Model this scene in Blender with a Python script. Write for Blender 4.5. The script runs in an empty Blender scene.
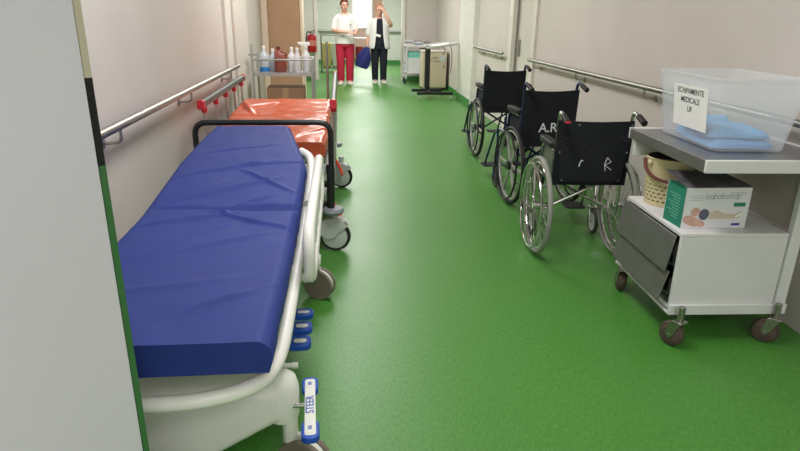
import bpy, bmesh, math, random
from mathutils import Vector, Matrix, noise
random.seed(7)
PI = math.pi
SC = bpy.context.scene
COL = SC.collection

# ------------------------------------------------------------------ camera, world, lights, exposure
F_PX = 592.0
def _cam():
    y = Vector((339.5 - 400, 15 - 225.5, F_PX)).normalized()
    d = Vector((372 - 400, 1900 - 225.5, F_PX)); d = (d - y * d.dot(y)).normalized()
    x = d.cross(y)
    cd = bpy.data.cameras.new('camera'); o = bpy.data.objects.new('camera', cd); COL.objects.link(o)
    cd.sensor_fit = 'HORIZONTAL'; cd.sensor_width = 36.0; cd.lens = 36.0 * F_PX / 800.0
    cd.clip_start = 0.05; cd.clip_end = 200
    # image axes (right, down, forward) expressed in the world
    r = Vector((x[0], y[0], -d[0])); dn = Vector((x[1], y[1], -d[1])); fw = Vector((x[2], y[2], -d[2]))
    m = Matrix((r, -dn, -fw)).transposed().to_4x4()
    m.translation = Vector((0, 0, 1.40))
    o.matrix_world = m
    SC.camera = o
_cam()

SC.view_settings.view_transform = 'Standard'
SC.view_settings.look = 'None'
SC.view_settings.gamma = 1.0
SC.view_settings.use_curve_mapping = False
SC.view_settings.exposure = 0.0
SC.cycles.use_denoising = True
SC.cycles.max_bounces = 8
SC.cycles.sample_clamp_indirect = 6.0

W = bpy.data.worlds.new('sky'); SC.world = W; W.use_nodes = True
W.node_tree.nodes['Background'].inputs[0].default_value = (0.85, 0.92, 1.0, 1)
W.node_tree.nodes['Background'].inputs[1].default_value = 1.5

def area(name, loc, rot, sx, sy, power, col=(1, 1, 1), spread=PI):
    l = bpy.data.lights.new(name, 'AREA'); l.shape = 'RECTANGLE'; l.size = sx; l.size_y = sy
    l.energy = power; l.color = col; l.spread = spread
    o = bpy.data.objects.new(name, l); COL.objects.link(o); o.location = loc; o.rotation_euler = rot
    return o
CEIL = 2.75
for i, (lx, ly, p) in enumerate([(0.7, -1.5, 54), (0.2, 2.2, 44), (-0.05, 5.6, 50), (0.1, 8.6, 58), (0.3, 11.6, 68), (0.6, 16.2, 125)]):
    area('ceiling_lamp', (lx, ly, CEIL - 0.03), (0, 0, 0), 0.6, 1.2, p, (1.0, 0.975, 0.965))
area('fill_behind', (0.3, -3.1, 1.5), (math.radians(90), 0, 0), 1.2, 1.4, 19, (0.97, 0.98, 1.0))  # added fill behind the camera, brightens faces turned to it; no opening here
area('daylight', (0.85, 20.6, 1.5), (math.radians(-90), 0, 0), 0.9, 1.2, 22, (1.0, 0.97, 0.95))

# ------------------------------------------------------------------ materials
def lin(c):
    return tuple((v / 12.92 if v <= 0.04045 else ((v + 0.055) / 1.055) ** 2.4) for v in [x / 255 for x in c])
_M = {}
def mat(name, rgb, rough=0.5, metal=0.0, var=0.06, scale=8.0, bump=0.0, bscale=60.0, trans=0.0, alpha=1.0, coat=0.0, emit=0.0, ior=1.45, spec=0.5):
    if name in _M: return _M[name]
    m = bpy.data.materials.new(name); m.use_nodes = True
    nt = m.node_tree; N = nt.nodes; L = nt.links
    b = N['Principled BSDF']
    c = lin(rgb)
    b.inputs['Roughness'].default_value = rough
    b.inputs['Metallic'].default_value = metal
    b.inputs['Transmission Weight'].default_value = trans
    b.inputs['Alpha'].default_value = alpha
    b.inputs['Coat Weight'].default_value = coat
    b.inputs['IOR'].default_value = ior
    b.inputs['Specular IOR Level'].default_value = spec
    tc = N.new('ShaderNodeTexCoord')
    if var > 0:
        nz = N.new('ShaderNodeTexNoise'); nz.inputs['Scale'].default_value = scale; nz.inputs['Detail'].default_value = 4
        L.new(tc.outputs['Object'], nz.inputs['Vector'])
        rp = N.new('ShaderNodeValToRGB')
        rp.color_ramp.elements[0].position = 0.3; rp.color_ramp.elements[1].position = 0.7
        rp.color_ramp.elements[0].color = (*[max(0, v * (1 - var)) for v in c], 1)
        rp.color_ramp.elements[1].color = (*[min(1, v * (1 + var)) for v in c], 1)
        L.new(nz.outputs['Fac'], rp.inputs['Fac']); L.new(rp.outputs['Color'], b.inputs['Base Color'])
    else:
        b.inputs['Base Color'].default_value = (*c, 1)
    if bump > 0:
        n2 = N.new('ShaderNodeTexNoise'); n2.inputs['Scale'].default_value = bscale; n2.inputs['Detail'].default_value = 3
        L.new(tc.outputs['Object'], n2.inputs['Vector'])
        bp = N.new('ShaderNodeBump'); bp.inputs['Strength'].default_value = bump; bp.inputs['Distance'].default_value = 0.01
        L.new(n2.outputs['Fac'], bp.inputs['Height']); L.new(bp.outputs['Normal'], b.inputs['Normal'])
    if emit > 0:
        b.inputs['Emission Color'].default_value = (*c, 1); b.inputs['Emission Strength'].default_value = emit
    _M[name] = m
    return m

def m_floor():
    m = mat('green_linoleum', (74, 148, 62), 0.40, var=0, spec=0.62)
    nt = m.node_tree; N = nt.nodes; L = nt.links; b = N['Principled BSDF']
    tc = N['Texture Coordinate']
    n1 = N.new('ShaderNodeTexNoise'); n1.inputs['Scale'].default_value = 120; n1.inputs['Detail'].default_value = 3
    mp = N.new('ShaderNodeMapping'); mp.inputs['Scale'].default_value = (1.0, 0.35, 1.0)
    n2 = N.new('ShaderNodeTexNoise'); n2.inputs['Scale'].default_value = 1.6; n2.inputs['Detail'].default_value = 5
    L.new(tc.outputs['Object'], mp.inputs['Vector']); L.new(mp.outputs['Vector'], n1.inputs['Vector'])
    L.new(tc.outputs['Object'], n2.inputs['Vector'])
    r = N.new('ShaderNodeValToRGB')
    r.color_ramp.elements[0].position = 0.34; r.color_ramp.elements[1].position = 0.66
    r.color_ramp.elements[0].color = (*lin((66, 126, 46)), 1); r.color_ramp.elements[1].color = (*lin((82, 144, 60)), 1)
    L.new(n1.outputs['Fac'], r.inputs['Fac'])
    mx = N.new('ShaderNodeMixRGB'); mx.blend_type = 'MULTIPLY'; mx.inputs['Fac'].default_value = 1
    r2 = N.new('ShaderNodeValToRGB')
    r2.color_ramp.elements[0].color = (0.86, 0.88, 0.86, 1); r2.color_ramp.elements[1].color = (1, 1, 1, 1)
    L.new(n2.outputs['Fac'], r2.inputs['Fac'])
    L.new(r.outputs['Color'], mx.inputs['Color1']); L.new(r2.outputs['Color'], mx.inputs['Color2'])
    L.new(mx.outputs['Color'], b.inputs['Base Color'])
    r3 = N.new('ShaderNodeMapRange'); r3.inputs['To Min'].default_value = 0.34; r3.inputs['To Max'].default_value = 0.5
    L.new(n2.outputs['Fac'], r3.inputs['Value']); L.new(r3.outputs['Result'], b.inputs['Roughness'])
    return m

WALL = mat('wall_paint', (210, 202, 197), 0.55, var=0.03, scale=2.0, bump=0.05, bscale=90)
WALLB = mat('pale_green_wall_paint', (216, 216, 208), 0.6, var=0.03, scale=2.0)
TRIM = mat('white_trim_paint', (226, 220, 212), 0.45, var=0.04, scale=5)
DOORG = mat('grey_white_door_paint', (216, 212, 224), 0.5, var=0.02, scale=3)
FLOOR = m_floor()
COVE = mat('green_coving', (66, 132, 66), 0.5, var=0.05)
STEEL = mat('brushed_steel', (164, 160, 155), 0.34, 1.0, var=0.08, scale=30)
CHROME = mat('chrome', (205, 205, 205), 0.15, 1.0, var=0.03)
ALU = mat('grey_aluminium', (182, 182, 180), 0.4, 0.6, var=0.06)
WHITEP = mat('white_plastic', (228, 228, 222), 0.35, var=0.02, scale=4)
WHITEM = mat('white_enamel', (218, 218, 220), 0.35, var=0.03, scale=6)
GREYP = mat('grey_plastic', (192, 196, 194), 0.45, var=0.03)
DGREY = mat('dark_grey_rubber', (78, 76, 72), 0.6, var=0.08)
BLACKR = mat('black_rubber', (28, 28, 29), 0.6, var=0.1)
BLACKM = mat('black_enamel', (30, 31, 33), 0.35, var=0.06)
BLUEF = mat('blue_vinyl_fabric', (37, 54, 126), 0.66, var=0.05, scale=14, bump=0.05, bscale=300, spec=0.35)
ORANGE = mat('orange_vinyl', (194, 88, 56), 0.26, var=0.06, scale=6, bump=0.12, bscale=14)
BLUEP = mat('blue_plastic', (28, 76, 176), 0.4, var=0.03)
REDP = mat('red_plastic', (196, 44, 58), 0.4, var=0.04)
TAUPE = mat('taupe_rubber', (122, 112, 102), 0.6, var=0.05)
TYREG = mat('grey_tyre', (142, 144, 136), 0.7, var=0.06)
NAVYM = mat('navy_enamel', (28, 40, 84), 0.35, 0.2, var=0.05)
BLACKF = mat('black_canvas', (20, 22, 30), 0.85, var=0.12, scale=12, bump=0.08, bscale=120)
GREYST = mat('grey_steel_sheet', (122, 122, 120), 0.42, 0.55, var=0.08, scale=10)
TOPST = mat('steel_table_top', (142, 143, 146), 0.35, 0.75, var=0.06, scale=10)
RUST = mat('worn_caster_rubber', (84, 70, 64), 0.7, var=0.2, scale=40)
PAPER = mat('white_paper', (234, 234, 232), 0.7, var=0.02)
INK = mat('black_ink', (26, 26, 30), 0.7, var=0)
CARD = mat('brown_cardboard', (158, 122, 96), 0.8, var=0.06, scale=7)

# ------------------------------------------------------------------ mesh helper
def catmull(pts, n=6, closed=False):
    P = [Vector(p) for p in pts]; out = []
    m = len(P)
    for i in range(m if closed else m - 1):
        p1, p2 = P[i], P[(i + 1) % m]
        p0 = P[i - 1] if (closed or i > 0) else p1
        p3 = P[(i + 2) % m] if (closed or i + 2 < m) else p2
        for k in range(n):
            t = k / n
            out.append(0.5 * ((2 * p1) + (p2 - p0) * t + (2 * p0 - 5 * p1 + 4 * p2 - p3) * t * t + (3 * p1 - p0 - 3 * p2 + p3) * t ** 3))
    if not closed: out.append(P[-1].copy())
    return out
def fillet(pts, r, n=5, closed=False):
    P = [Vector(p) for p in pts]; out = []; m = len(P)
    for i in range(m):
        if not closed and i in (0, m - 1): out.append(P[i]); continue
        a, b, c = P[i - 1], P[i], P[(i + 1) % m]
        u = (a - b); v = (c - b); rr = min(r, u.length * 0.49, v.length * 0.49)
        s = b + u.normalized() * rr; e = b + v.normalized() * rr
        for k in range(n + 1):
            t = k / n
            out.append(s * (1 - t) ** 2 + b * 2 * t * (1 - t) + e * t * t)
    return out

class G:
    def __init__(s): s.v = []; s.f = []
    def add(s, vs, fs):
        o = len(s.v); s.v += [Vector(v) for v in vs]; s.f += [tuple(i + o for i in f) for f in fs]; return s
    def box(s, c, d, rz=0, rot=None):
        c = Vector(c); M = rot if rot else Matrix.Rotation(rz, 3, 'Z')
        vs = [c + M @ Vector((x * d[0] / 2, y * d[1] / 2, z * d[2] / 2)) for x in (-1, 1) for y in (-1, 1) for z in (-1, 1)]
        return s.add(vs, [(0, 1, 3, 2), (4, 6, 7, 5), (0, 4, 5, 1), (2, 3, 7, 6), (0, 2, 6, 4), (1, 5, 7, 3)])
    def box2(s, a, b):
        return s.box([(p + q) / 2 for p, q in zip(a, b)], [abs(p - q) for p, q in zip(a, b)])
    def loft(s, rings, cap=True, closed=False):
        n = len(rings[0]); o = len(s.v)
        for r in rings: s.v += [Vector(p) for p in r]
        m = len(rings)
        for i in range(m if closed else m - 1):
            j = (i + 1) % m
            for k in range(n):
                l = (k + 1) % n
                s.f.append((o + i * n + k, o + i * n + l, o + j * n + l, o + j * n + k))
        if cap and not closed:
            s.f.append(tuple(o + k for k in reversed(range(n)))); s.f.append(tuple(o + (m - 1) * n + k for k in range(n)))
        return s
    def tube(s, pts, r, seg=10, closed=False, cap=True):
        P = [Vector(p) for p in pts]; m = len(P); rings = []; up = None
        R = r if isinstance(r, (list, tuple)) else [r] * m
        for i in range(m):
            if closed: t = P[(i + 1) % m] - P[i - 1]
            else: t = P[min(i + 1, m - 1)] - P[max(i - 1, 0)]
            t.normalize()
            if up is None:
                up = t.orthogonal().normalized()
            up = (up - t * up.dot(t))
            if up.length < 1e-6: up = t.orthogonal()
            up.normalize(); w = t.cross(up)
            rings.append([P[i] + (up * math.cos(2 * PI * k / seg) + w * math.sin(2 * PI * k / seg)) * R[i] for k in range(seg)])
        return s.loft(rings, cap, closed)
    def cyl(s, a, b, r, r2=None, seg=16):
        return s.tube([a, b], [r, r if r2 is None else r2], seg)
    def lathe(s, prof, c=(0, 0, 0), axis='Z', seg=24, cap=True):
        c = Vector(c); rings = []
        for (r, h) in prof:
            ring = []
            for k in range(seg):
                a = 2 * PI * k / seg; p = (r * math.cos(a), r * math.sin(a), h)
                if axis == 'X': p = (h, p[0], p[1])
                if axis == 'Y': p = (p[1], h, p[0])
                ring.append(c + Vector(p))
            rings.append(ring)
        return s.loft(rings, cap)
    def torus(s, c, R, r, axis='X', seg=40, ts=8, rw=None):
        c = Vector(c); pts = []; rw = rw or r; rings = []
        for i in range(seg):
            a = 2 * PI * i / seg; ring = []
            for k in range(ts):
                b = 2 * PI * k / ts; q = R + r * math.cos(b); h = rw * math.sin(b)
                p = (q * math.cos(a), q * math.sin(a), h)
                if axis == 'X': p = (h, p[0], p[1])
                if axis == 'Y': p = (p[1], h, p[0])
                ring.append(c + Vector(p))
            rings.append(ring)
        return s.loft(rings, False, True)
    def ell(s, c, d, seg=16, rings=10, M=None):
        c = Vector(c); R = []
        for i in range(rings + 1):
            a = PI * i / rings - PI / 2; a = max(-PI / 2 + 0.02, min(PI / 2 - 0.02, a)); ring = []
            for k in range(seg):
                b = 2 * PI * k / seg
                p = Vector((d[0] * math.cos(a) * math.cos(b), d[1] * math.cos(a) * math.sin(b), d[2] * math.sin(a)))
                ring.append(c + (M @ p if M else p))
            R.append(ring)
        return s.loft(R)
    def prism(s, poly, lo, hi, axis='Z', tf=None):
        def P(u, v, w):
            p = {'Z': (u, v, w), 'X': (w, u, v), 'Y': (u, w, v)}[axis]
            return tf @ Vector(p) if tf else Vector(p)
        return s.loft([[P(u, v, lo) for u, v in poly], [P(u, v, hi) for u, v in poly]])
    def build(s, name, mt, parent=None, loc=None, bevel=0, seg=2, smooth=True, angle=40, label=None, sub=0, solid=0, remesh=0, rot=None):
        off = Vector(loc) if loc is not None else (parent['_w'] if parent is not None and '_w' in parent else None)
        base = Vector((0, 0, 0))
        if loc is not None: base = Vector(loc)
        elif parent is not None:
            base = WORLD.get(parent.name, Vector((0, 0, 0)))
        me = bpy.data.meshes.new(name)
        me.from_pydata([v - base for v in s.v], [], s.f)
        bm = bmesh.new(); bm.from_mesh(me); bmesh.ops.recalc_face_normals(bm, faces=bm.faces); bm.to_mesh(me); bm.free()
        if smooth:
            me.shade_smooth(); me.set_sharp_from_angle(angle=math.radians(angle))
        for q in (mt if isinstance(mt, list) else [mt]): me.materials.append(q)
        o = bpy.data.objects.new(name, me); COL.objects.link(o)
        if loc is not None: o.location = loc
        if parent is not None:
            o.parent = parent
            WORLD[o.name] = base
        else: WORLD[o.name] = base
        if remesh:
            md = o.modifiers.new('unite', 'REMESH'); md.mode = 'VOXEL'; md.voxel_size = remesh; md.use_smooth_shade = True
            md = o.modifiers.new('soften', 'SMOOTH'); md.factor = 0.5; md.iterations = 4
        if solid:
            md = o.modifiers.new('thick', 'SOLIDIFY'); md.thickness = solid; md.offset = 0
        if bevel:
            md = o.modifiers.new('bevel', 'BEVEL'); md.width = bevel; md.segments = seg; md.limit_method = 'ANGLE'
        if sub:
            md = o.modifiers.new('sub', 'SUBSURF'); md.levels = sub; md.render_levels = sub
        if label: o['label'] = label
        return o
WORLD = {}
def thing(name, label, cat, loc, group=None, rz=0, base=None):
    o = bpy.data.objects.new(name, None); COL.objects.link(o); o.location = loc; o.rotation_euler = (0, 0, rz)
    o.empty_display_size = 0.1
    WORLD[o.name] = Vector(base or loc); o['label'] = label; o['category'] = cat
    if group: o['group'] = group
    return o
def tag(o, label, cat, group=None):
    o['label'] = label; o['category'] = cat
    if group: o['group'] = group
    return o
def struct(g, name, mt, **k):
    o = g.build(name, mt, **k); o['kind'] = 'structure'; return o
def copy_tree(o, loc, label):
    def cp(a, par):
        c = a.copy(); COL.objects.link(c)
        if par: c.parent = par
        for ch in list(a.children): cp(ch, c)
        return c
    r = cp(o, None); r.location = loc; r['label'] = label
    return r
def text_mesh(name, body, size, mt, parent, M, depth=0.0004, align='CENTER', spacing=1.0):
    cu = bpy.data.curves.new(name, 'FONT'); cu.body = body; cu.size = size; cu.align_x = align; cu.align_y = 'CENTER'
    cu.extrude = depth; cu.space_line = spacing; cu.offset = size * 0.008
    t = bpy.data.objects.new(name + '_src', cu); COL.objects.link(t)
    bpy.context.view_layer.update()
    me = bpy.data.meshes.new_from_object(t.evaluated_get(bpy.context.evaluated_depsgraph_get()))
    bpy.data.objects.remove(t); bpy.data.curves.remove(cu)
    base = WORLD.get(parent.name, Vector((0, 0, 0)))
    me.transform(Matrix.Translation(-base) @ M); me.name = name
    me.materials.clear(); me.materials.append(mt)
    o = bpy.data.objects.new(name, me); COL.objects.link(o); o.parent = parent
    return o
def frame_of(origin, xdir, ydir):
    x = Vector(xdir).normalized(); y = Vector(ydir); y = (y - x * y.dot(x)).normalized(); z = x.cross(y)
    m = Matrix((x, y, z)).transposed().to_4x4(); m.translation = Vector(origin); return m
def rrect(w, h, r, n=5, cx=0, cy=0):
    out = []
    for (sx, sy, a0) in ((1, 1, 0), (-1, 1, PI / 2), (-1, -1, PI), (1, -1, 1.5 * PI)):
        for k in range(n + 1):
            a = a0 + PI / 2 * k / n
            out.append((cx + sx * (w / 2 - r) + r * math.cos(a), cy + sy * (h / 2 - r) + r * math.sin(a)))
    return out

# ------------------------------------------------------------------ the room
XL, XR, XR2 = -0.97, 2.16, 2.25
def wall(name, a, b, mt=WALL, **k): return struct(G().box2(a, b), name, mt, **k)
wall('floor', (-4.2, -3.2, -0.1), (4.2, 22.2, 0), FLOOR, smooth=False)
wall('ceiling', (-4.2, -3.2, CEIL), (4.2, 22.2, CEIL + 0.1), mat('ceiling_paint', (232, 228, 222), 0.7), smooth=False)
wall('wall_left', (XL - 0.15, 1.20, 0), (XL, 13.9, CEIL), smooth=False)
wall('wall_left_near', (XL - 0.15, -3.2, 0), (XL, 0.24, CEIL), smooth=False)
wall('wall_left_lintel', (XL - 0.15, 0.24, 2.15), (XL, 1.20, CEIL), smooth=False)
wall('wall_front', (-4.2, -3.3, 0), (4.2, -3.2, CEIL), smooth=False)
# the dark room behind the open door on the left
wall('wall_side_room', (-4.2, 5.4, 1.1), (XL - 0.15, 5.5, CEIL), WALL, smooth=False)
wall('wall_side_room_dado', (-4.2, 5.38, 0.0), (XL - 0.15, 5.5, 1.1), mat('dark_dado_paint', (40, 42, 40), 0.4), smooth=False)
wall('wall_side_room_far', (-4.2, -3.2, 0), (-4.1, 5.4, CEIL), WALL, smooth=False)
wall('wall_right', (XR, -3.2, 0), (XR + 0.25, 6.72, CEIL), smooth=False)
wall('wall_right_middle', (XR, 7.62, 0), (XR + 0.25, 10.15, CEIL), smooth=False)
wall('wall_right_lintel', (XR, 6.72, 2.1), (XR + 0.25, 7.62, CEIL), smooth=False)
wall('wall_right_far', (XR, 10.15, 0), (XR + 0.25, 13.9, CEIL), smooth=False)
# piers closing the corridor at the double door frame
wall('wall_left_pier', (-2.6, 13.9, 0), (-0.56, 14.1, CEIL), WALLB, smooth=False)
wall('wall_right_pier', (1.46, 13.9, 0), (3.4, 14.1, CEIL), WALL, smooth=False)
wall('trim_1', (-0.56, 13.86, 0), (-0.49, 14.14, 2.3), TRIM, bevel=0.006)
wall('trim_2', (1.39, 13.86, 0), (1.46, 14.14, 2.3), TRIM, bevel=0.006)
wall('wall_hall_left', (-2.7, 14.1, 0), (-2.6, 18.8, CEIL), WALLB, smooth=False)
wall('wall_hall_right', (3.3, 14.1, 0), (3.4, 18.8, CEIL), WALLB, smooth=False)
YB = 18.75
wall('wall_back_left', (-2.7, YB, 0), (0.40, YB + 0.15, CEIL), WALLB, smooth=False)
wall('wall_back_right', (1.28, YB, 0), (3.4, YB + 0.15, CEIL), WALLB, smooth=False)
wall('wall_back_lintel', (0.40, YB, 2.1), (1.28, YB + 0.15, CEIL), WALLB, smooth=False)
PINKW = mat('pale_pink_wall_paint', (236, 212, 200), 0.6, var=0.02)
wall('wall_window_room_left', (-0.3, YB + 0.15, 0), (-0.2, 21.2, CEIL), PINKW, smooth=False)
wall('wall_window_room_right', (1.9, YB + 0.15, 0), (2.0, 21.2, CEIL), PINKW, smooth=False)
g = G().box2((-0.3, 21.1, 0), (2.0, 21.2, 0.98)).box2((-0.3, 21.1, 2.3), (2.0, 21.2, CEIL)).box2((-0.3, 21.1, 0.98), (0.2, 21.2, 2.3)).box2((1.12, 21.1, 0.98), (2.0, 21.2, 2.3))
struct(g, 'wall_window_room_back', PINKW, smooth=False)
wo = struct(G().box2((0.2, 21.12, 0.98), (1.12, 21.14, 2.3)), 'window_1', mat('bright_window_glass', (250, 252, 255), 0.3, var=0, emit=1.6), smooth=False)
fr = G()
for x in (0.2, 1.08): fr.box2((x, 21.07, 0.98), (x + 0.05, 21.12, 2.3))
for z in (0.96, 2.26): fr.box2((0.2, 21.07, z), (1.13, 21.12, z + 0.05))
fr.build('window_frame', WHITEP, wo, bevel=0.004)
g = G().box2((0.34, YB - 0.03, 0), (0.40, YB + 0.16, 2.16)).box2((1.28, YB - 0.03, 0), (1.36, YB + 0.16, 2.16)).box2((0.34, YB - 0.03, 2.1), (1.36, YB + 0.16, 2.16))
struct(g, 'trim_3', TRIM, bevel=0.006)
# pilaster and casings on the right wall
wall('trim_4', (XR - 0.075, 9.62, 0), (XR + 0.01, 10.75, CEIL), mat('bright_trim_paint', (228, 226, 220), 0.4), bevel=0.006)
wall('trim_5', (XR - 0.035, 7.55, 0), (XR + 0.02, 7.72, CEIL), TRIM, bevel=0.006)
wall('trim_6', (XR - 0.03, 6.66, 0), (XR + 0.02, 6.76, 2.2), TRIM, bevel=0.006)
d2 = wall('door_2', (XR + 0.05, 6.76, 0.01), (XR + 0.09, 7.6, 2.1), mat('white_door_paint', (216, 212, 204), 0.45, var=0.03), bevel=0.003)
G().box2((XR + 0.035, 7.42, 0.95), (XR + 0.052, 7.48, 1.15)).tube(fillet([(XR + 0.05, 7.45, 1.05), (XR + 0.0, 7.45, 1.05), (XR + 0.0, 7.34, 1.05)], 0.02), 0.009).build('door_handle', STEEL, d2)
# trims on the left wall beyond the handrail
wall('trim_7', (XL - 0.01, 5.34, 0), (XL + 0.025, 5.62, CEIL), TRIM, bevel=0.006)
wall('trim_8', (XL - 0.01, 5.66, 0), (XL + 0.045, 6.42, CEIL), mat('cream_trim_paint', (222, 212, 204), 0.5, var=0.04), bevel=0.01)
# green coving where the floor turns up the far walls
def cove(name, a, b): return wall(name, a, b, COVE, bevel=0.004)
cove('baseboard_pilaster', (XR - 0.087, 9.66, 0), (XR - 0.075, 10.75, 0.13))
cove('baseboard_right', (XR - 0.012, 10.76, 0), (XR, 13.88, 0.10))
cove('baseboard_right_pier', (1.47, 13.885, 0), (XR - 0.014, 13.899, 0.10))
cove('baseboard_left_pier', (XL + 0.002, 13.885, 0), (-0.57, 13.899, 0.14))
cove('baseboard_back_left', (-2.59, YB - 0.014, 0), (0.33, YB - 0.001, 0.12))
cove('baseboard_back_right', (1.37, YB - 0.014, 0), (3.29, YB - 0.001, 0.12))
# the near door leaf on the left, swung open into the corridor
def near_door():
    a = Vector((XL, 0.27, 0)); b = Vector((-0.421, 1.05, 0)); u = (b - a).normalized(); n = Vector((u.y, -u.x, 0)); th = 0.042
    g = G(); p = [a, b, b + Vector((-n.x, -n.y, 0)) * th, a + Vector((-n.x, -n.y, 0)) * th]
    p = [(q.x, q.y) for q in p]
    g.prism(p, 0.012, 2.12)
    o = struct(g, 'door_1', DOORG, bevel=0.003)
    # free edge of the leaf: beige paint above, glossy black strip, green band below
    for z0, z1, mt in ((0.012, 1.145, mat('green_edge_band', (62, 112, 66), 0.35, var=0.05)), (1.145, 1.295, mat('glossy_black_edge_strip', (20, 23, 22), 0.2, var=0.2)), (1.295, 2.12, mat('edge_paint', (190, 182, 162), 0.5))):
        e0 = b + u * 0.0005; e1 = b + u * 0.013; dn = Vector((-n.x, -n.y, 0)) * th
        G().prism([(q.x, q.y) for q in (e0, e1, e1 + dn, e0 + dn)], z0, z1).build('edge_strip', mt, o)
    G().box(b + u * 0.014 + Vector((-n.x, -n.y, 0)) * th * 0.5 + Vector((0, 0, 1.38)), (0.006, 0.02, 0.05), math.atan2(u.y, u.x)).build('latch', DGREY, o)
    h = G()
    hz = 1.02; c = b - u * 0.07
    h.tube(fillet([c + Vector((0, 0, hz)) + Vector((-n.x, -n.y, 0)) * th, c + Vector((0, 0, hz)) + Vector((-n.x, -n.y, 0)) * (th + 0.05), c - u * 0.12 + Vector((0, 0, hz)) + Vector((-n.x, -n.y, 0)) * (th + 0.05)], 0.015), 0.009)
    h.build('door_handle', STEEL, o)
near_door()
# door jamb lining at the end of the left wall
wall('trim_9', (XL - 0.17, 1.18, 0), (XL - 0.004, 1.20, 2.15), mat('jamb_paint', (176, 170, 152), 0.5), bevel=0.003)
# notice fixed to the right wall beside the door
nt_ = G().box2((XR - 0.034, 7.58, 1.42), (XR - 0.036, 7.68, 1.72)).build('wall_notice', PAPER, None, loc=(XR - 0.035, 7.63, 1.57))
tag(nt_, 'narrow white printed notice stuck on the white door casing', 'notice')

# ------------------------------------------------------------------ handrails
def handrail(name, label, x, y0, y1, z, side, brs, r=0.019, mt=STEEL):
    t = thing(name, label, 'handrail', (x, (y0 + y1) / 2, z), 'stainless handrails along the walls')
    G().tube([(x, y0, z), (x, y1, z)], r, 16).build('rail', mt, t)
    for y in brs:
        wx = XL if side < 0 else XR
        g = G().tube(fillet([(x, y, z - r * 0.6), (x, y, z - 0.07), (wx - side * 0.004, y, z - 0.075)], 0.025), 0.0065, 8)
        b = g.build('bracket', STEEL, t)
        G().cyl((wx - side * 0.0005, y, z - 0.075), (wx - side * 0.008, y, z - 0.075), 0.022).build('rosette', STEEL, b)
    return t
handrail('handrail', 'long steel handrail on the left wall above the stretchers', XL + 0.08, 1.45, 5.46, 0.967, -1, (1.62, 2.48, 3.70, 5.08))
handrail('handrail', 'long steel handrail on the right wall behind the wheelchairs and cart', XR - 0.09, 0.9, 6.6, 0.967, 1, (1.3, 2.45, 3.95, 5.2, 6.4))
handrail('handrail', 'short steel handrail on the right wall between the column and the door casing', XR - 0.09, 7.72, 9.4, 0.967, 1, (8.05, 9.1))
def back_rail(x0, x1, label, z=0.95):
    t = thing('wall_rail', label, 'handrail', ((x0 + x1) / 2, YB - 0.07, z), 'grey wall rails on the far end wall')
    G().tube([(x0, YB - 0.07, z), (x1, YB - 0.07, z)], 0.03, 12).build('rail', ALU, t)
    for x in (x0 + 0.2, x1 - 0.2):
        G().cyl((x, YB - 0.07, z), (x, YB - 0.001, z), 0.014).build('bracket', ALU, t)
back_rail(1.42, 3.0, 'grey rail on the far wall to the right of the bright doorway')
back_rail(-1.6, 0.28, 'grey rail on the far wall left of the bright doorway')

# ------------------------------------------------------------------ blue stretcher
def lerp(a, b, t): return a + (b - a) * t
def interp(tab, y):
    for (a, va), (b, vb) in zip(tab, tab[1:]):
        if y <= b: return lerp(va, vb, (y - a) / (b - a))
    return tab[-1][1]
def mattress(name, mt, parent, ys, xl, xr, zt, th, amp, folds=(), seed=0, n=100, rad=0.03):
    rings = []
    for y in ys:
        a, b, z = interp(xl, y), interp(xr, y), interp(zt, y); h = interp(th, y) if isinstance(th, list) else th
        ring = []
        for i in range(n + 1):                     # top
            t = i / n; x = lerp(a, b, t)
            e = min(t, 1 - t) * (b - a); dz = -max(0, rad - e) ** 2 / rad * 0.6
            w = amp * noise.noise(Vector((x * 5 + seed, y * 4, 0.3))) + amp * 0.5 * noise.noise(Vector((x * 13, y * 9 + seed, 1.3)))
            for (x0, y0, ux, uy, width, hh, ln) in folds:
                dx, dy = x - x0, y - y0; along = dx * ux + dy * uy; across = -dx * uy + dy * ux
                across += 0.012 * math.sin(along * 9)
                w += hh * math.exp(-(across / width) ** 2) * math.exp(-(along / ln) ** 4)
            ring.append((x, y, z + dz + w * min(1, e / 0.02)))
        for k in range(1, 5):
            t = k / 5; ring.append((b + 0.006 * math.sin(PI * t) + 0.004 * noise.noise(Vector((9, y * 9, t * 3))), y, z - rad * 0.6 - (h - rad) * t))
        ring.append((b - 0.004, y, z - h))
        ring.append((a + 0.004, y, z - h))
        for k in range(4, 0, -1):
            t = k / 5; ring.append((a - 0.006 * math.sin(PI * t), y, z - rad * 0.6 - (h - rad) * t))
        rings.append(ring)
    return G().loft(rings).build(name, mt, parent, angle=70)

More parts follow.
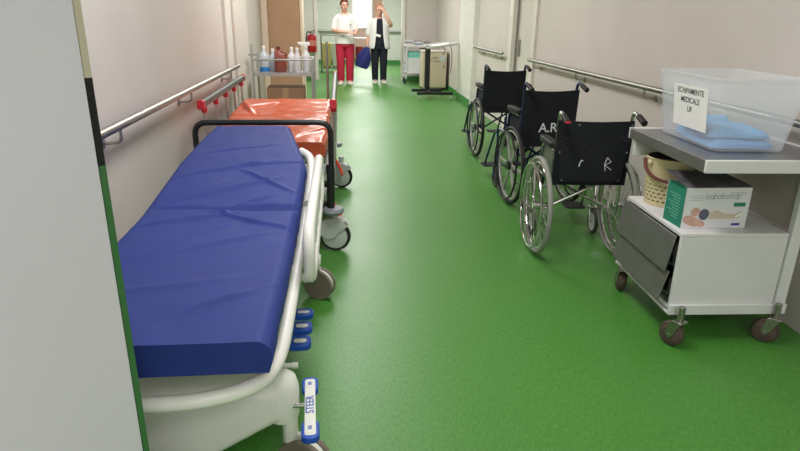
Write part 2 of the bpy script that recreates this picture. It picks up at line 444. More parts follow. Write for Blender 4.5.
def caster(parent, x, y, R, w, yaw=0.0, style='plain', stem=0.1, tyre=TAUPE, hub=WHITEP, name='caster', base=0.0):
    # swivel wheel: fork and stem carry a tyre and a hub disc
    c = Vector((x, y, base + R)); M = Matrix.Rotation(yaw, 3, 'Z')
    T = lambda p: c + M @ Vector(p)
    g = G()
    if style == 'plastic':
        g.box(T((0, -R * 0.35, R * 0.78)), (w * 0.30, R * 0.9, R * 0.8), yaw).cyl(T((0, -R * 0.5, R * 0.8)), T((0, -R * 0.5, R + stem)), 0.024)
    elif style == 'shroud':
        # hooded grey housing over the wheel
        prof = []
        for k in range(9):
            a = math.radians(10 + 130 * k / 8); prof.append(((R + 0.012) * math.cos(a), (R + 0.012) * math.sin(a)))
        prof += [(-R * 0.35, R * 0.35), (0.0, -R * 0.1), (R * 0.5, -R * 0.2)]
        for s in (-1, 1):
            rr = [T((s * (w / 2 + 0.004), p[0], p[1])) for p in prof]; r2 = [T((s * (w / 2 + 0.016), p[0], p[1])) for p in prof]
            g.loft([rr, r2])
        g.loft([[T((-(w / 2 + 0.016), p[0], p[1])) for p in prof[1:8]] + [T((-(w / 2 + 0.016), p[0] * 1.1, p[1] * 1.1)) for p in reversed(prof[1:8])],
                [T((w / 2 + 0.016, p[0], p[1])) for p in prof[1:8]] + [T((w / 2 + 0.016, p[0] * 1.1, p[1] * 1.1)) for p in reversed(prof[1:8])]])
        g.cyl(T((0, 0, R)), T((0, 0, R + stem)), 0.022)
    else:
        for s in (-1, 1):
            rr = [(-0.018, 0.0), (0.0, -0.02), (0.018, 0.0), (R * 0.5 + 0.02, R + 0.012), (R * 0.5 - 0.03, R + 0.012)]
            g.loft([[T((s * (w / 2 + 0.004), -p[0], p[1])) for p in rr], [T((s * (w / 2 + 0.008), -p[0], p[1])) for p in rr]])
        g.box(T((0, -R * 0.5, R + 0.012)), (w + 0.018, 0.05, 0.006), yaw)
        g.cyl(T((0, -R * 0.5, R + 0.01)), T((0, -R * 0.5, R + stem)), 0.014)
        g.cyl(T((-w / 2 - 0.01, 0, 0)), T((w / 2 + 0.01, 0, 0)), 0.006)
    fork = g.build(name, GREYP if style == 'shroud' else (hub if style == 'plastic' else STEEL), parent, bevel=0.003)
    if style == 'plastic':
        for sgn in (-1, 1):
            q = G().lathe([(R * 0.15, sgn * w * 0.20), (R * 0.93, sgn * w * 0.20), (R, sgn * w * 0.26), (R, sgn * w * 0.46), (R * 0.94, sgn * w * 0.52), (R * 0.85, sgn * w * 0.50), (R * 0.15, sgn * w * 0.52)], (0, 0, 0), 'X', 32)
            q.v = [T(v) for v in q.v]; q.build('wheel', tyre, fork, angle=30)
        q = G().lathe([(R * 0.9, -w * 0.17), (R * 0.9, w * 0.17)], (0, 0, 0), 'X', 28); q.v = [T(v) for v in q.v]; q.build('wheel_shell', hub, fork)
        return fork
    q = G(); pr = [(R * 0.72, -w / 2 + 0.004), (R - 0.006, -w / 2), (R, -w / 4), (R, w / 4), (R - 0.006, w / 2), (R * 0.72, w / 2 - 0.004)]
    q.lathe(pr, (0, 0, 0), 'X', 32); q.v = [T(v) for v in q.v]
    q.build('tyre', tyre, fork)
    q = G().lathe([(R * 0.1, -w / 2 - 0.004), (R * 0.74, -w / 2 - 0.004), (R * 0.82, -w / 2 - 0.001), (R * 0.82, w / 2 + 0.001), (R * 0.74, w / 2 + 0.004), (R * 0.1, w / 2 + 0.004)], (0, 0, 0), 'X', 28)
    q.v = [T(v) for v in q.v]
    q.build('hub', hub, fork)
    return fork

def blue_stretcher():
    t = thing('patient_stretcher', 'white wheeled stretcher with creased blue mattress, nearest on the left', 'stretcher', (-0.46, 2.25, 0), 'stretchers parked along the left wall')
    ys = [1.205, 1.212, 1.23] + [1.23 + 2.13 * i / 250 for i in range(1, 251)] + [3.372, 3.38]
    folds = [(-0.46, 2.42, 0.80, 0.60, 0.011, 0.013, 0.22), (-0.33, 2.52, 0.72, -0.69, 0.010, 0.012, 0.18), (-0.27, 2.20, 0.98, 0.12, 0.012, -0.016, 0.16), (-0.25, 2.235, 0.99, 0.05, 0.010, 0.010, 0.12),
             (-0.56, 2.10, 0.88, 0.47, 0.011, 0.012, 0.20), (-0.38, 1.86, 0.80, 0.60, 0.010, 0.010, 0.14), (-0.29, 1.44, 0.70, 0.71, 0.011, 0.010, 0.12), (-0.34, 1.40, 0.78, 0.62, 0.010, 0.007, 0.14),
             (-0.62, 2.36, 0.55, 0.83, 0.011, 0.010, 0.18), (-0.40, 2.12, 0.85, -0.52, 0.009, 0.012, 0.12), (-0.50, 2.68, 0.85, 0.52, 0.012, 0.010, 0.22), (-0.58, 1.78, 0.70, 0.71, 0.011, 0.009, 0.18), (-0.30, 2.74, 0.97, 0.24, 0.010, 0.008, 0.18),
             (-0.52, 2.22, 1, 0.03, 0.011, -0.009, 0.22), (-0.25, 2.02, 0.9, -0.43, 0.009, 0.010, 0.1), (-0.5, 1.52, 0.95, 0.31, 0.018, 0.007, 0.22), (-0.48, 2.98, 0.9, 0.43, 0.013, 0.006, 0.2), (-0.45, 1.98, 0.6, 0.8, 0.009, 0.009, 0.12), (-0.35, 2.28, 0.7, 0.71, 0.009, 0.010, 0.1)]
    xl = [(1.2, -0.748), (2.80, -0.752), (2.93, -0.745), (3.2, -0.727), (3.385, -0.708)]
    xr = [(1.2, -0.172), (2.72, -0.172), (2.80, -0.177), (3.385, -0.288)]
    zt = [(1.2, 0.697), (2.05, 0.69), (2.20, 0.694), (3.385, 0.806)]
    mattress('mattress', BLUEF, t, ys, xl, xr, zt, [(1.2, 0.083), (1.6, 0.09), (3.4, 0.098)], 0.004, folds, 3.0)
    # deck under the mattress: a foot section and a raised back section
    G().box2((-0.72, 1.30, 0.565), (-0.20, 2.2, 0.595)).loft([[(-0.72, 2.2, 0.565), (-0.20, 2.2, 0.565), (-0.20, 2.2, 0.592), (-0.72, 2.2, 0.592)], [(-0.70, 3.34, 0.665), (-0.30, 3.34, 0.665), (-0.30, 3.34, 0.70), (-0.70, 3.34, 0.70)]]).build('deck', WHITEP, t, bevel=0.004)
    # white tube frame sweeping round the foot end and back along both sides
    zf = 0.545
    pts = [(-0.165, 2.96, 0.60), (-0.165, 2.5, 0.57), (-0.166, 2.0, zf), (-0.168, 1.62, zf), (-0.172, 1.42, zf), (-0.19, 1.31, zf), (-0.235, 1.25, zf), (-0.31, 1.215, zf), (-0.40, 1.20, zf), (-0.55, 1.20, zf),
           (-0.63, 1.215, zf), (-0.70, 1.25, zf), (-0.745, 1.31, zf), (-0.765, 1.42, zf), (-0.77, 1.62, zf), (-0.77, 2.0, zf), (-0.77, 2.5, 0.57), (-0.765, 2.96, 0.60)]
    G().tube(catmull(pts, 5), 0.020, 12).build('frame', WHITEP, t)
    # white plastic back-shell corner seen beside the head end
    G().tube(catmull([(-0.155, 2.55, 0.60), (-0.15, 2.85, 0.66), (-0.165, 3.03, 0.70), (-0.215, 3.10, 0.72)], 6), 0.022, 10).build('head_end_bumper', WHITEP, t)
    # base hood
    hood = []
    for (z, gx, gy) in ((0.16, 0.0, 0.0), (0.20, -0.004, -0.006), (0.36, 0.02, 0.015), (0.395, 0.045, 0.05), (0.405, 0.09, 0.10)):
        pass
    P = [(-0.25, 1.62), (-0.34, 1.55), (-0.62, 1.55), (-0.74, 1.62), (-0.76, 2.0), (-0.76, 2.75), (-0.66, 2.86), (-0.28, 2.86), (-0.24, 2.70), (-0.24, 2.1)]
    C0 = Vector((-0.47, 2.2))
    rings = []
    for (z, s) in ((0.17, 0.97), (0.19, 1.0), (0.35, 0.97), (0.385, 0.93), (0.40, 0.85)):
        q = fillet([(x, y, 0) for x, y in P], 0.10, 5, True)
        rings.append([(C0.x + (v.x - C0.x) * s, C0.y + (v.y - C0.y) * s, z) for v in q])
    G().loft(rings).build('base_hood', WHITEP, t, angle=60)
    # arm of the hood reaching out to the near caster
    g = G()
    rings = []
    for k in range(9):
        s = k / 8; x = lerp(-0.62, -0.20, s); zlo = lerp(0.10, 0.255, max(0, s - 0.35) / 0.65) if s > 0.35 else 0.10
        zhi = 0.375 + 0.01 * s; y0 = 1.47; y1 = 1.62
        rings.append([(x, v.x, v.y) for v in [Vector(p) for p in rr_yz(y0, y1, zlo, zhi, 0.04)]])
    g.loft(rings).lathe([(0.046, 0.25), (0.05, 0.27), (0.05, 0.355), (0.042, 0.385), (0.026, 0.40), (0.005, 0.405)], (-0.19, 1.53, 0), 'Z', 20)
    g.build('caster_arm', WHITEP, t, angle=60)
    # pedestal lifts
    for y in (1.85, 2.55):
        G().lathe([(0.07, 0.39), (0.07, 0.47), (0.055, 0.475), (0.055, 0.565)], (-0.46, y, 0), 'Z', 20).build('lift_column', WHITEP, t)
    # side rails
    for sx, x0 in ((1, -0.112), (-1, -0.815)):
        z1, z0, ya, yb = 0.735, 0.555, 1.80, 2.95
        if sx < 0: z1, z0 = 0.56, 0.38
        outer = rrect(yb - ya, z1 - z0, 0.085, 6, (ya + yb) / 2, (z0 + z1) / 2)
        g = G().tube([(x0, u, v) for u, v in outer], 0.020, 10, closed=True)
        for k in range(5):
            y = ya + 0.20 + k * 0.188
            g.loft([[(x0 - 0.009, u, v) for u, v in rrect(0.10, z1 - z0 - 0.01, 0.03, 3, y, (z0 + z1) / 2)], [(x0 + 0.009, u, v) for u, v in rrect(0.10, z1 - z0 - 0.01, 0.03, 3, y, (z0 + z1) / 2)]])
        g.build('side_rail', WHITEP, t)
        for y in (1.95, 2.55):
            G().tube(fillet([(x0, y, z0 + 0.01), (x0 - sx * 0.02, y, 0.50), (x0 - sx * 0.08, y, 0.56)], 0.02), 0.012, 8).build('rail_arm', WHITEP, t)
    # casters
    caster(t, -0.135, 1.53, 0.082, 0.056, 1.2 + PI, 'plastic', 0.10, TAUPE, WHITEP)
    caster(t, -0.128, 2.83, 0.082, 0.056, 1.12 + PI, 'plastic', 0.10, TAUPE, WHITEP)
    caster(t, -0.76, 1.70, 0.078, 0.052, 0.1, 'plastic', 0.10, TAUPE, WHITEP)
    caster(t, -0.76, 2.76, 0.078, 0.052, 0.1, 'plastic', 0.10, TAUPE, WHITEP)
    for y, xa, xb in ((2.80, -0.30, -0.115), (1.70, -0.78, -0.66), (2.76, -0.78, -0.66)):
        G().box2((xa, y - 0.035, 0.20), (xb, y + 0.035, 0.255)).build('caster_arm', WHITEP, t, bevel=0.015, seg=3)
    # steering pedal: white bar with blue ends on a peg
    p0, p1 = Vector((-0.096, 1.335, 0.315)), Vector((-0.116, 1.64, 0.30))
    u = (p1 - p0).normalized()
    X = Vector((1, 0.05, 0)).normalized(); Mx = frame_of(p0.lerp(p1, 0.5), X, u)
    ln = (p1 - p0).length
    bar = G().prism(rrect(0.032, ln - 0.02, 0.008, 3), -0.006, 0.008, 'Z', Mx).build('steer_pedal', WHITEP, t, bevel=0.002)
    for s in (-1, 1):
        G().prism(rrect(0.050, 0.085, 0.020, 5, 0, s * (ln / 2 - 0.038)), -0.013, 0.006, 'Z', Mx).build('pedal_end', BLUEP, bar, bevel=0.003)
        G().prism(rrect(0.022, 0.05, 0.010, 5, 0, s * (ln / 2 - 0.040)), 0.005, 0.0095, 'Z', Mx).build('pedal_badge', WHITEP, bar)
        text_mesh('badge_text', 'BR', 0.016, BLUEP, bar, Mx @ Matrix.Translation((0, s * (ln / 2 - 0.040), 0.0098)) @ Matrix.Rotation(PI / 2, 4, 'Z'))
    text_mesh('pedal_text', 'STEER', 0.034, BLUEP, bar, Mx @ Matrix.Translation((0, 0.0, 0.0085)) @ Matrix.Rotation(PI / 2, 4, 'Z'))
    G().cyl((-0.165, 1.50, 0.305), (-0.112, 1.50, 0.305), 0.008).build('pedal_peg', CHROME, t)
    # three blue brake pedals on pegs along the side
    for (y, l) in ((2.12, 0.06), (2.01, 0.075), (1.90, 0.075)):
        c = Vector((-0.165, y, 0.28)); Mx = frame_of(c, (1, 0, 0), (0, 1, 0))
        b = G().prism(rrect(0.085, l, 0.025, 5, 0.0, 0), -0.012, 0.012, 'Z', Mx).build('brake_pedal', BLUEP, t, bevel=0.004)
        G().prism(rrect(0.045, l * 0.34, 0.009, 4, 0.004, -0.004), 0.011, 0.0135, 'Z', Mx).build('pedal_badge', WHITEP, b)
        G().cyl(c + Vector((-0.085, 0, 0)), c + Vector((-0.04, 0, 0)), 0.009).build('pedal_peg', WHITEP, b)
    G().cyl((-0.24, 1.76, 0.28), (-0.18, 1.755, 0.28), 0.009).cyl((-0.18, 1.755, 0.28), (-0.16, 1.755, 0.28), 0.011).build('release_lever', WHITEP, t)
def rr_yz(y0, y1, z0, z1, r):
    return [(u, v, 0) for u, v in rrect(y1 - y0, z1 - z0, min(r, (z1 - z0) * 0.48), 4, (y0 + y1) / 2, (z0 + z1) / 2)]
blue_stretcher()

# ------------------------------------------------------------------ orange stretcher
def orange_stretcher():
    t = thing('patient_stretcher', 'black framed stretcher with glossy orange mattress behind the blue one', 'stretcher', (-0.46, 4.5, 0), 'stretchers parked along the left wall')
    ys = [3.585, 3.592, 3.61] + [3.61 + 1.70 * i / 160 for i in range(1, 161)] + [5.317, 5.325]
    xl = [(3.58, -0.80), (4.3, -0.82), (5.33, -0.84)]
    xr = [(3.58, -0.105), (3.8, -0.085), (5.33, -0.082)]
    zt = [(3.58, 0.672), (3.72, 0.685), (4.35, 0.695), (4.50, 0.69), (4.60, 0.70), (5.33, 0.70)]
    folds = [(-0.18, 3.86, 0.5, 0.86, 0.02, 0.012, 0.2), (-0.3, 4.05, 0.95, 0.3, 0.02, 0.01, 0.2), (-0.74, 4.80, 0.35, -0.94, 0.020, 0.034, 0.24), (-0.66, 4.95, 0.7, 0.7, 0.016, 0.02, 0.18), (-0.6, 4.5, 1, 0.03, 0.03, -0.012, 0.5),
             (-0.35, 4.85, 1, 0.05, 0.03, 0.008, 0.3), (-0.2, 4.3, 0.6, 0.8, 0.02, 0.01, 0.15), (-0.4, 4.62, 1, -0.04, 0.03, 0.008, 0.4), (-0.3, 5.12, 0.98, 0.15, 0.03, -0.008, 0.3), (-0.55, 3.9, 0.9, -0.4, 0.025, 0.01, 0.25)]
    mattress('mattress', ORANGE, t, ys, xl, xr, zt, 0.10, 0.008, folds, 8.0)
    G().box2((-0.80, 3.60, 0.545), (-0.11, 5.32, 0.575)).build('deck', GREYP, t, bevel=0.004)
    g = G()
    for x in (-0.83, -0.085): g.box2((x - 0.02, 3.52, 0.49), (x + 0.02, 5.40, 0.545))
    for y in (3.54, 5.38): g.box2((-0.83, y - 0.02, 0.49), (-0.085, y + 0.02, 0.545))
    g.build('frame', GREYP, t, bevel=0.006)
    # black push bar, end posts reach down to the casters
    for y, zt_ in ((3.47, 0.81), (5.44, 0.64)):
        pts = fillet([(-0.835, y, 0.52), (-0.835, y, zt_), (-0.062, y, zt_), (-0.066, y, 0.52)], 0.075, 8)
        G().tube(pts, 0.0165, 12).build('push_bar', BLACKM, t)
        for x in (-0.83, -0.07):
            G().tube([(x, y, 0.56), (x - 0.002, y, 0.27)], 0.024, 12).build('end_post', BLACKM, t)
            G().lathe([(0.03, 0.258), (0.058, 0.256), (0.066, 0.27), (0.058, 0.288), (0.026, 0.292)], (x + (0.012 if x > -0.5 else -0.012), y, 0), 'Z', 22).build('bumper_wheel', mat('grey_bumper', (134, 138, 144), 0.5), t)
    # undercarriage
    g = G()
    for x in (-0.83, -0.07): g.box2((x - 0.018, 3.47, 0.275), (x + 0.018, 5.44, 0.31))
    g.box2((-0.83, 3.50, 0.275), (-0.07, 3.54, 0.31)).box2((-0.83, 5.38, 0.275), (-0.07, 5.42, 0.31))
    g.build('undercarriage', BLACKM, t, bevel=0.004)
    for y in (4.0, 4.95):
        G().lathe([(0.06, 0.30), (0.06, 0.40), (0.045, 0.405), (0.045, 0.50)], (-0.46, y, 0), 'Z', 18).build('lift_column', BLACKM, t)
        G().box2((-0.83, y - 0.04, 0.28), (-0.07, y + 0.04, 0.305)).build('cross_member', BLACKM, t)
        G().box2((-0.83, y - 0.04, 0.475), (-0.085, y + 0.04, 0.50)).build('cross_member', GREYP, t)
    # casters and the orange brake levers
    for x, y, ya in ((-0.05, 3.50, 1.35), (-0.008, 4.95, 1.25), (-0.80, 3.50, 1.3), (-0.80, 4.95, 1.3)):
        c = caster(t, x, y, 0.098, 0.036, ya, 'shroud', 0.075, BLACKR, GREYP)
    for y in (3.62, 4.86):
        G().tube(catmull([(-0.06, y, 0.27), (-0.04, y - 0.02, 0.24), (-0.015, y - 0.06, 0.20), (0.0, y - 0.10, 0.16)], 5), 0.012, 8).build('brake_lever', mat('orange_red_plastic', (222, 70, 40), 0.4), t)
    # folding side rails
    for x, yb, ye in ((-0.865, 3.82, 5.50), (-0.048, 3.70, 5.60)):
        z = 0.862 if x < -0.5 else 0.885
        sr = G().prism(rrect(0.036, 0.05, 0.014, 4, x, z), yb, ye, 'Y').build('side_rail', mat('grey_rail_paint', (100, 104, 100), 0.45, 0.2), t)
        G().box2((x - 0.012, yb + 0.1, 0.515), (x + 0.012, ye - 0.1, 0.545)).build('rail_base', ALU, sr, bevel=0.004)
        n = 5
        for k in range(n):
            y = yb + 0.07 + (ye - yb - 0.18) * k / (n - 1)
            G().tube([(x, y, z - 0.02), (x, y + 0.03, 0.53)], 0.010, 8).build('baluster', ALU, sr)
            G().lathe([(0.016, z - 0.06), (0.019, z - 0.05), (0.019, z - 0.025), (0.014, z - 0.018)], (x, y, 0), 'Z', 10).build('joint_cap', REDP, sr)
        G().prism(rrect(0.044, 0.058, 0.016, 4, x, z), yb - 0.03, yb + 0.02, 'Y').build('end_cap', REDP, sr, bevel=0.004)
        G().prism(rrect(0.044, 0.058, 0.016, 4, x, z), ye - 0.01, ye + 0.02, 'Y').build('end_cap', REDP, sr, bevel=0.004)
    # drip pole at the head end
    G().tube([(-0.112, 5.41, 0.52), (-0.116, 5.41, 1.18)], 0.011, 10).lathe([(0.018, 0.55), (0.018, 0.60)], (-0.112, 5.41, 0), 'Z', 10).build('drip_pole', STEEL, t)
orange_stretcher()

# ------------------------------------------------------------------ wheelchairs
def wheelchair(label, loc, rz, frame_m, tyre_m, mag, group, zb=0.90, marks=None, grip=BLACKR):
    t = thing('wheelchair', label, 'wheelchair', loc, group, rz)
    # local coordinates: facing +Y, axle at y = 0, so children use a zero base
    WORLD[t.name] = Vector((0, 0, 0))
    HW, SH = (0.242, 0.203) if mag else (0.275, 0.212)
    zs = zb - 0.40 if mag else zb - 0.385
    FX = 0.12 if mag else 0.0
    for s in (-1, 1):
        x = s * SH
        if s > 0 and not mag: HW = 0.224
        g = G()
        # back post bending into the push handle
        g.tube(fillet([(x, -0.02, 0.24), (x, -0.07, zb - 0.02), (x + s * 0.004, -0.085, zb + 0.055), (x + s * 0.004, -0.215, zb + 0.02)], 0.05, 6), 0.011, 10)
        # armrest tube, front post, lower rail, seat rail
        g.tube(fillet([(x, -0.055, zs + 0.20), (x, 0.22, zs + 0.20), (x, 0.27, zs - 0.02)], 0.05, 5), 0.010, 8)
        g.tube([(x, -0.05, zs), (x, 0.36, zs + 0.01)], 0.011, 8)
        g.tube(fillet([(x, -0.02, 0.25), (x, 0.34 + FX, 0.23), (x, 0.38 + FX, zs + 0.01), (x, 0.33, zs + 0.01)], 0.05, 5), 0.011, 8)
        g.cyl((x, 0.37 + FX, 0.17), (x, 0.37 + FX, 0.33), 0.016)
        g.cyl((x, 0, 0.305), (s * (HW + 0.01), 0, 0.305), 0.012)
        f = g.build('side_frame', frame_m, t)
        # foot rest hanger
        h = G().tube(fillet([(x, 0.37 + FX, zs - 0.02), (x, 0.46 + FX, zs - 0.04), (x, 0.58 + 1.8 * FX, 0.16), (x, 0.60 + 1.8 * FX, 0.12)], 0.05, 5), 0.010, 8).build('footrest', frame_m, t)
        G().prism(rrect(0.15, 0.15, 0.03, 4, x - s * 0.05, 0.62 + 1.8 * FX), 0.105, 0.117).build('footplate', BLACKR, h, bevel=0.004)
        # grip, armrest pad, skirt guard
        G().tube([(x + s * 0.004, -0.155, zb + 0.037), (x + s * 0.004, -0.24, zb + 0.012)], [0.017, 0.018], 12).build('push_grip', grip, t)
        G().prism(rrect(0.055, 0.27, 0.02, 4, x, 0.10), zs + 0.205, zs + 0.245).build('armrest', BLACKR, t, bevel=0.008)
        G().box2((x - s * 0.004, -0.03, zs + 0.01), (x - s * 0.007, 0.24, zs + 0.185)).build('skirt_guard', BLACKF if mag else GREYST, t, bevel=0.001)
        # big wheel
        R = 0.305; cx = s * HW
        w = G().torus((cx, 0, R), R - 0.014, 0.014, 'X', 56, 10, 0.016).build('wheel', tyre_m, t)
        G().torus((cx, 0, R), R - 0.036, 0.010, 'X', 56, 8, 0.012).build('rim', CHROME if not mag else ALU, w)
        G().torus((cx + s * 0.045, 0, R), R - 0.045, 0.0085, 'X', 56, 8).build('hand_rim', CHROME if not mag else BLACKM, w)
        hb = G().cyl((cx - 0.03, 0, R), (cx + 0.03, 0, R), 0.024 if not mag else 0.035, seg=16).build('hub', CHROME if not mag else BLACKM, w)
        for k in range(6):
            a = 2 * PI * k / 6 + 0.3; c_, s_ = math.cos(a), math.sin(a)
            G().cyl((cx, (R - 0.036) * c_, R + (R - 0.036) * s_), (cx + s * 0.045, (R - 0.045) * c_, R + (R - 0.045) * s_), 0.004, seg=6).build('rim_clip', CHROME, w)
        if mag:
            for k in range(6):
                a = 2 * PI * k / 6; c_, s_ = math.cos(a), math.sin(a); n = Vector((0, -s_, c_))
                A = Vector((cx, 0.03 * c_, R + 0.03 * s_)); B = Vector((cx, (R - 0.04) * c_, R + (R - 0.04) * s_))
                rg = lambda P_, hw: [P_ + n * hw + Vector((0.008, 0, 0)), P_ + n * hw - Vector((0.008, 0, 0)), P_ - n * hw - Vector((0.008, 0, 0)), P_ - n * hw + Vector((0.008, 0, 0))]
                G().loft([rg(A, 0.018), rg(A.lerp(B, 0.5), 0.011), rg(B, 0.017)]).build('spoke', ALU, w, bevel=0.003)
        else:
            for k in range(24):
                a = 2 * PI * k / 24; b = a + (0.55 if k % 2 else -0.55); dx = 0.022 if k % 4 < 2 else -0.022
                G().cyl((cx + dx, 0.022 * math.cos(b), R + 0.022 * math.sin(b)), (cx, (R - 0.038) * math.cos(a), R + (R - 0.038) * math.sin(a)), 0.0016, seg=5).build('spoke', CHROME, w)
        # front caster
        r = 0.085; cy = 0.33 if not mag else 0.46
        fk = G()
        for q in (-1, 1): fk.tube([(x + q * 0.022, cy, r), (x + q * 0.022, cy + 0.03, 0.175)], 0.007, 6)
        fk.box2((x - 0.028, cy + 0.005, 0.172), (x + 0.028, cy + 0.055, 0.184)).cyl((x - 0.026, cy, r), (x + 0.026, cy, r), 0.006)
        fk = fk.build('front_caster', frame_m, t)
        G().torus((x, cy, r), r - 0.013, 0.013, 'X', 32, 8, 0.014).build('tyre', tyre_m if mag else DGREY, fk)
        G().lathe([(r - 0.02, -0.008), (r - 0.02, 0.008)], (x, cy, r), 'X', 24).build('hub', BLACKM if mag else GREYP, fk)
    # cross brace under the seat
    G().tube([(-SH, 0.10, 0.25), (SH, 0.10, zs)], 0.010, 8).build('cross_brace', CHROME if not mag else frame_m, t)
    G().tube([(SH, 0.125, 0.25), (-SH, 0.125, zs)], 0.010, 8).build('cross_brace', CHROME if not mag else frame_m, t)
    # slung seat and backrest
    g = G(); nx, ny = 12, 8
    def sheet(fn, th):
        q = G()
        for d in (0, 1):
            for i in range(nx + 1):
                for j in range(ny + 1): q.v.append(Vector(fn(i / nx, j / ny, d * th)))
        o = (nx + 1) * (ny + 1); I = lambda i, j: i * (ny + 1) + j
        for i in range(nx):
            for j in range(ny):
                q.f.append((I(i, j), I(i + 1, j), I(i + 1, j + 1), I(i, j + 1))); q.f.append((o + I(i, j), o + I(i, j + 1), o + I(i + 1, j + 1), o + I(i + 1, j)))
        for i in range(nx):
            for j in (0, ny): q.f.append((I(i, j), I(i + 1, j), o + I(i + 1, j), o + I(i, j)))
        for j in range(ny):
            for i in (0, nx): q.f.append((I(i, j), I(i, j + 1), o + I(i, j + 1), o + I(i, j)))
        return q
    sheet(lambda a, b, d: (lerp(-SH, SH, a), lerp(-0.04, 0.37, b), zs + 0.016 - 0.03 * math.sin(PI * a) + 0.012 + d), 0.008).build('seat', BLACKF, t, angle=60)
    bk = lambda a, b, d: (lerp(-SH - 0.012, SH + 0.012, a), -0.058 - 0.022 * b - 0.010 * math.sin(PI * a) * (1 - b * 0.3) - 0.015 - d, lerp(zs - 0.03, zb, b) - 0.012 * math.sin(PI * a) * b)
    if marks == 'steel':
        bk = lambda a, b, d: (lerp(-SH - 0.012, SH + 0.012, a), -0.050 - 0.022 * b + 0.004 * math.sin(9 * a) - 0.015 - d, lerp(zs - 0.005, zb, b) - 0.006 * math.sin(PI * a) * b)
    br = sheet(bk, 0.010).build('backrest', BLACKF, t, angle=60)
    # rear pocket
    yb_ = -0.105
    if marks == 'steel':
        G().prism([(-0.19, zs + 0.02), (0.19, zs + 0.02), (0.205, zs + 0.26), (0.15, zs + 0.295), (0.0, zs + 0.22), (-0.15, zs + 0.295), (-0.205, zs + 0.26)], -0.094, -0.082, 'Y').build('back_pocket', BLACKF, br, bevel=0.004)
        for (px, pz) in ((-0.17, 0.03), (0.17, 0.03), (-0.2, 0.2), (0.2, 0.2), (-0.10, 0.36), (0.05, 0.36), (0.21, 0.36)):
            G().lathe([(0.006, -0.0965), (0.006, -0.093)], (px, 0, zs + pz), 'Y', 8).build('snap_stud', CHROME, br)
        inkm = mat('white_marker', (226, 228, 232), 0.6, var=0)
        st = lambda pts: [(p[0], -0.0955, zs + p[1]) for p in pts]
        G().tube(st([(-0.062, 0.155), (-0.07, 0.14), (-0.075, 0.115)]), 0.0035, 5).tube(st([(-0.058, 0.152), (-0.056, 0.148)]), 0.004, 5).build('chalk_mark', inkm, br)
        G().tube(st([(0.09, 0.17), (0.078, 0.13), (0.085, 0.09)]), 0.0022, 5).tube(st([(0.09, 0.17), (0.115, 0.145), (0.08, 0.125), (0.12, 0.095)]), 0.0022, 5).build('letter_mark', inkm, br)
        G().prism(rrect(0.03, 0.012, 0.003, 3, 0.0, 0), 0, 0.002, 'Z', frame_of((-SH - 0.004, -0.242, zb + 0.016), (1, 0, 0), (0, 0, 1))).build('grip_sticker', REDP, t)
    else:
        G().prism(rrect(0.30, 0.22, 0.02, 4, 0, zs + 0.14), -0.102, -0.085, 'Y').build('back_pocket', BLACKF, br, bevel=0.005)
        if marks == 'letters':
            text_mesh('letter_mark', 'A.R', 0.10, mat('white_marker', (226, 228, 232), 0.6, var=0), br, frame_of((-0.005, -0.103, zs + 0.115), (1, 0, 0), (0, 0, 1)))
            G().prism(rrect(0.10, 0.03, 0.008, 3, 0.03, zs + 0.29), -0.100, -0.088, 'Y').build('maker_badge', mat('blue_badge', (30, 40, 110), 0.4), br)
    return t
WG = 'wheelchairs parked along the right wall'
wheelchair('steel wheelchair with grey tyres and white marks on its back, nearest the white cart', (1.480, 3.40, 0), -0.07, CHROME, TYREG, False, WG, 0.845, 'steel')
wheelchair('navy framed wheelchair with white letters on its back, middle of the row', (1.562, 4.46, 0), 0.05, NAVYM, BLACKR, True, WG, 0.90, 'letters')
wheelchair('navy framed wheelchair with plain black back, farthest from the white cart', (1.665, 6.14, 0), 0.0, NAVYM, BLACKR, True, WG, 0.90, None)

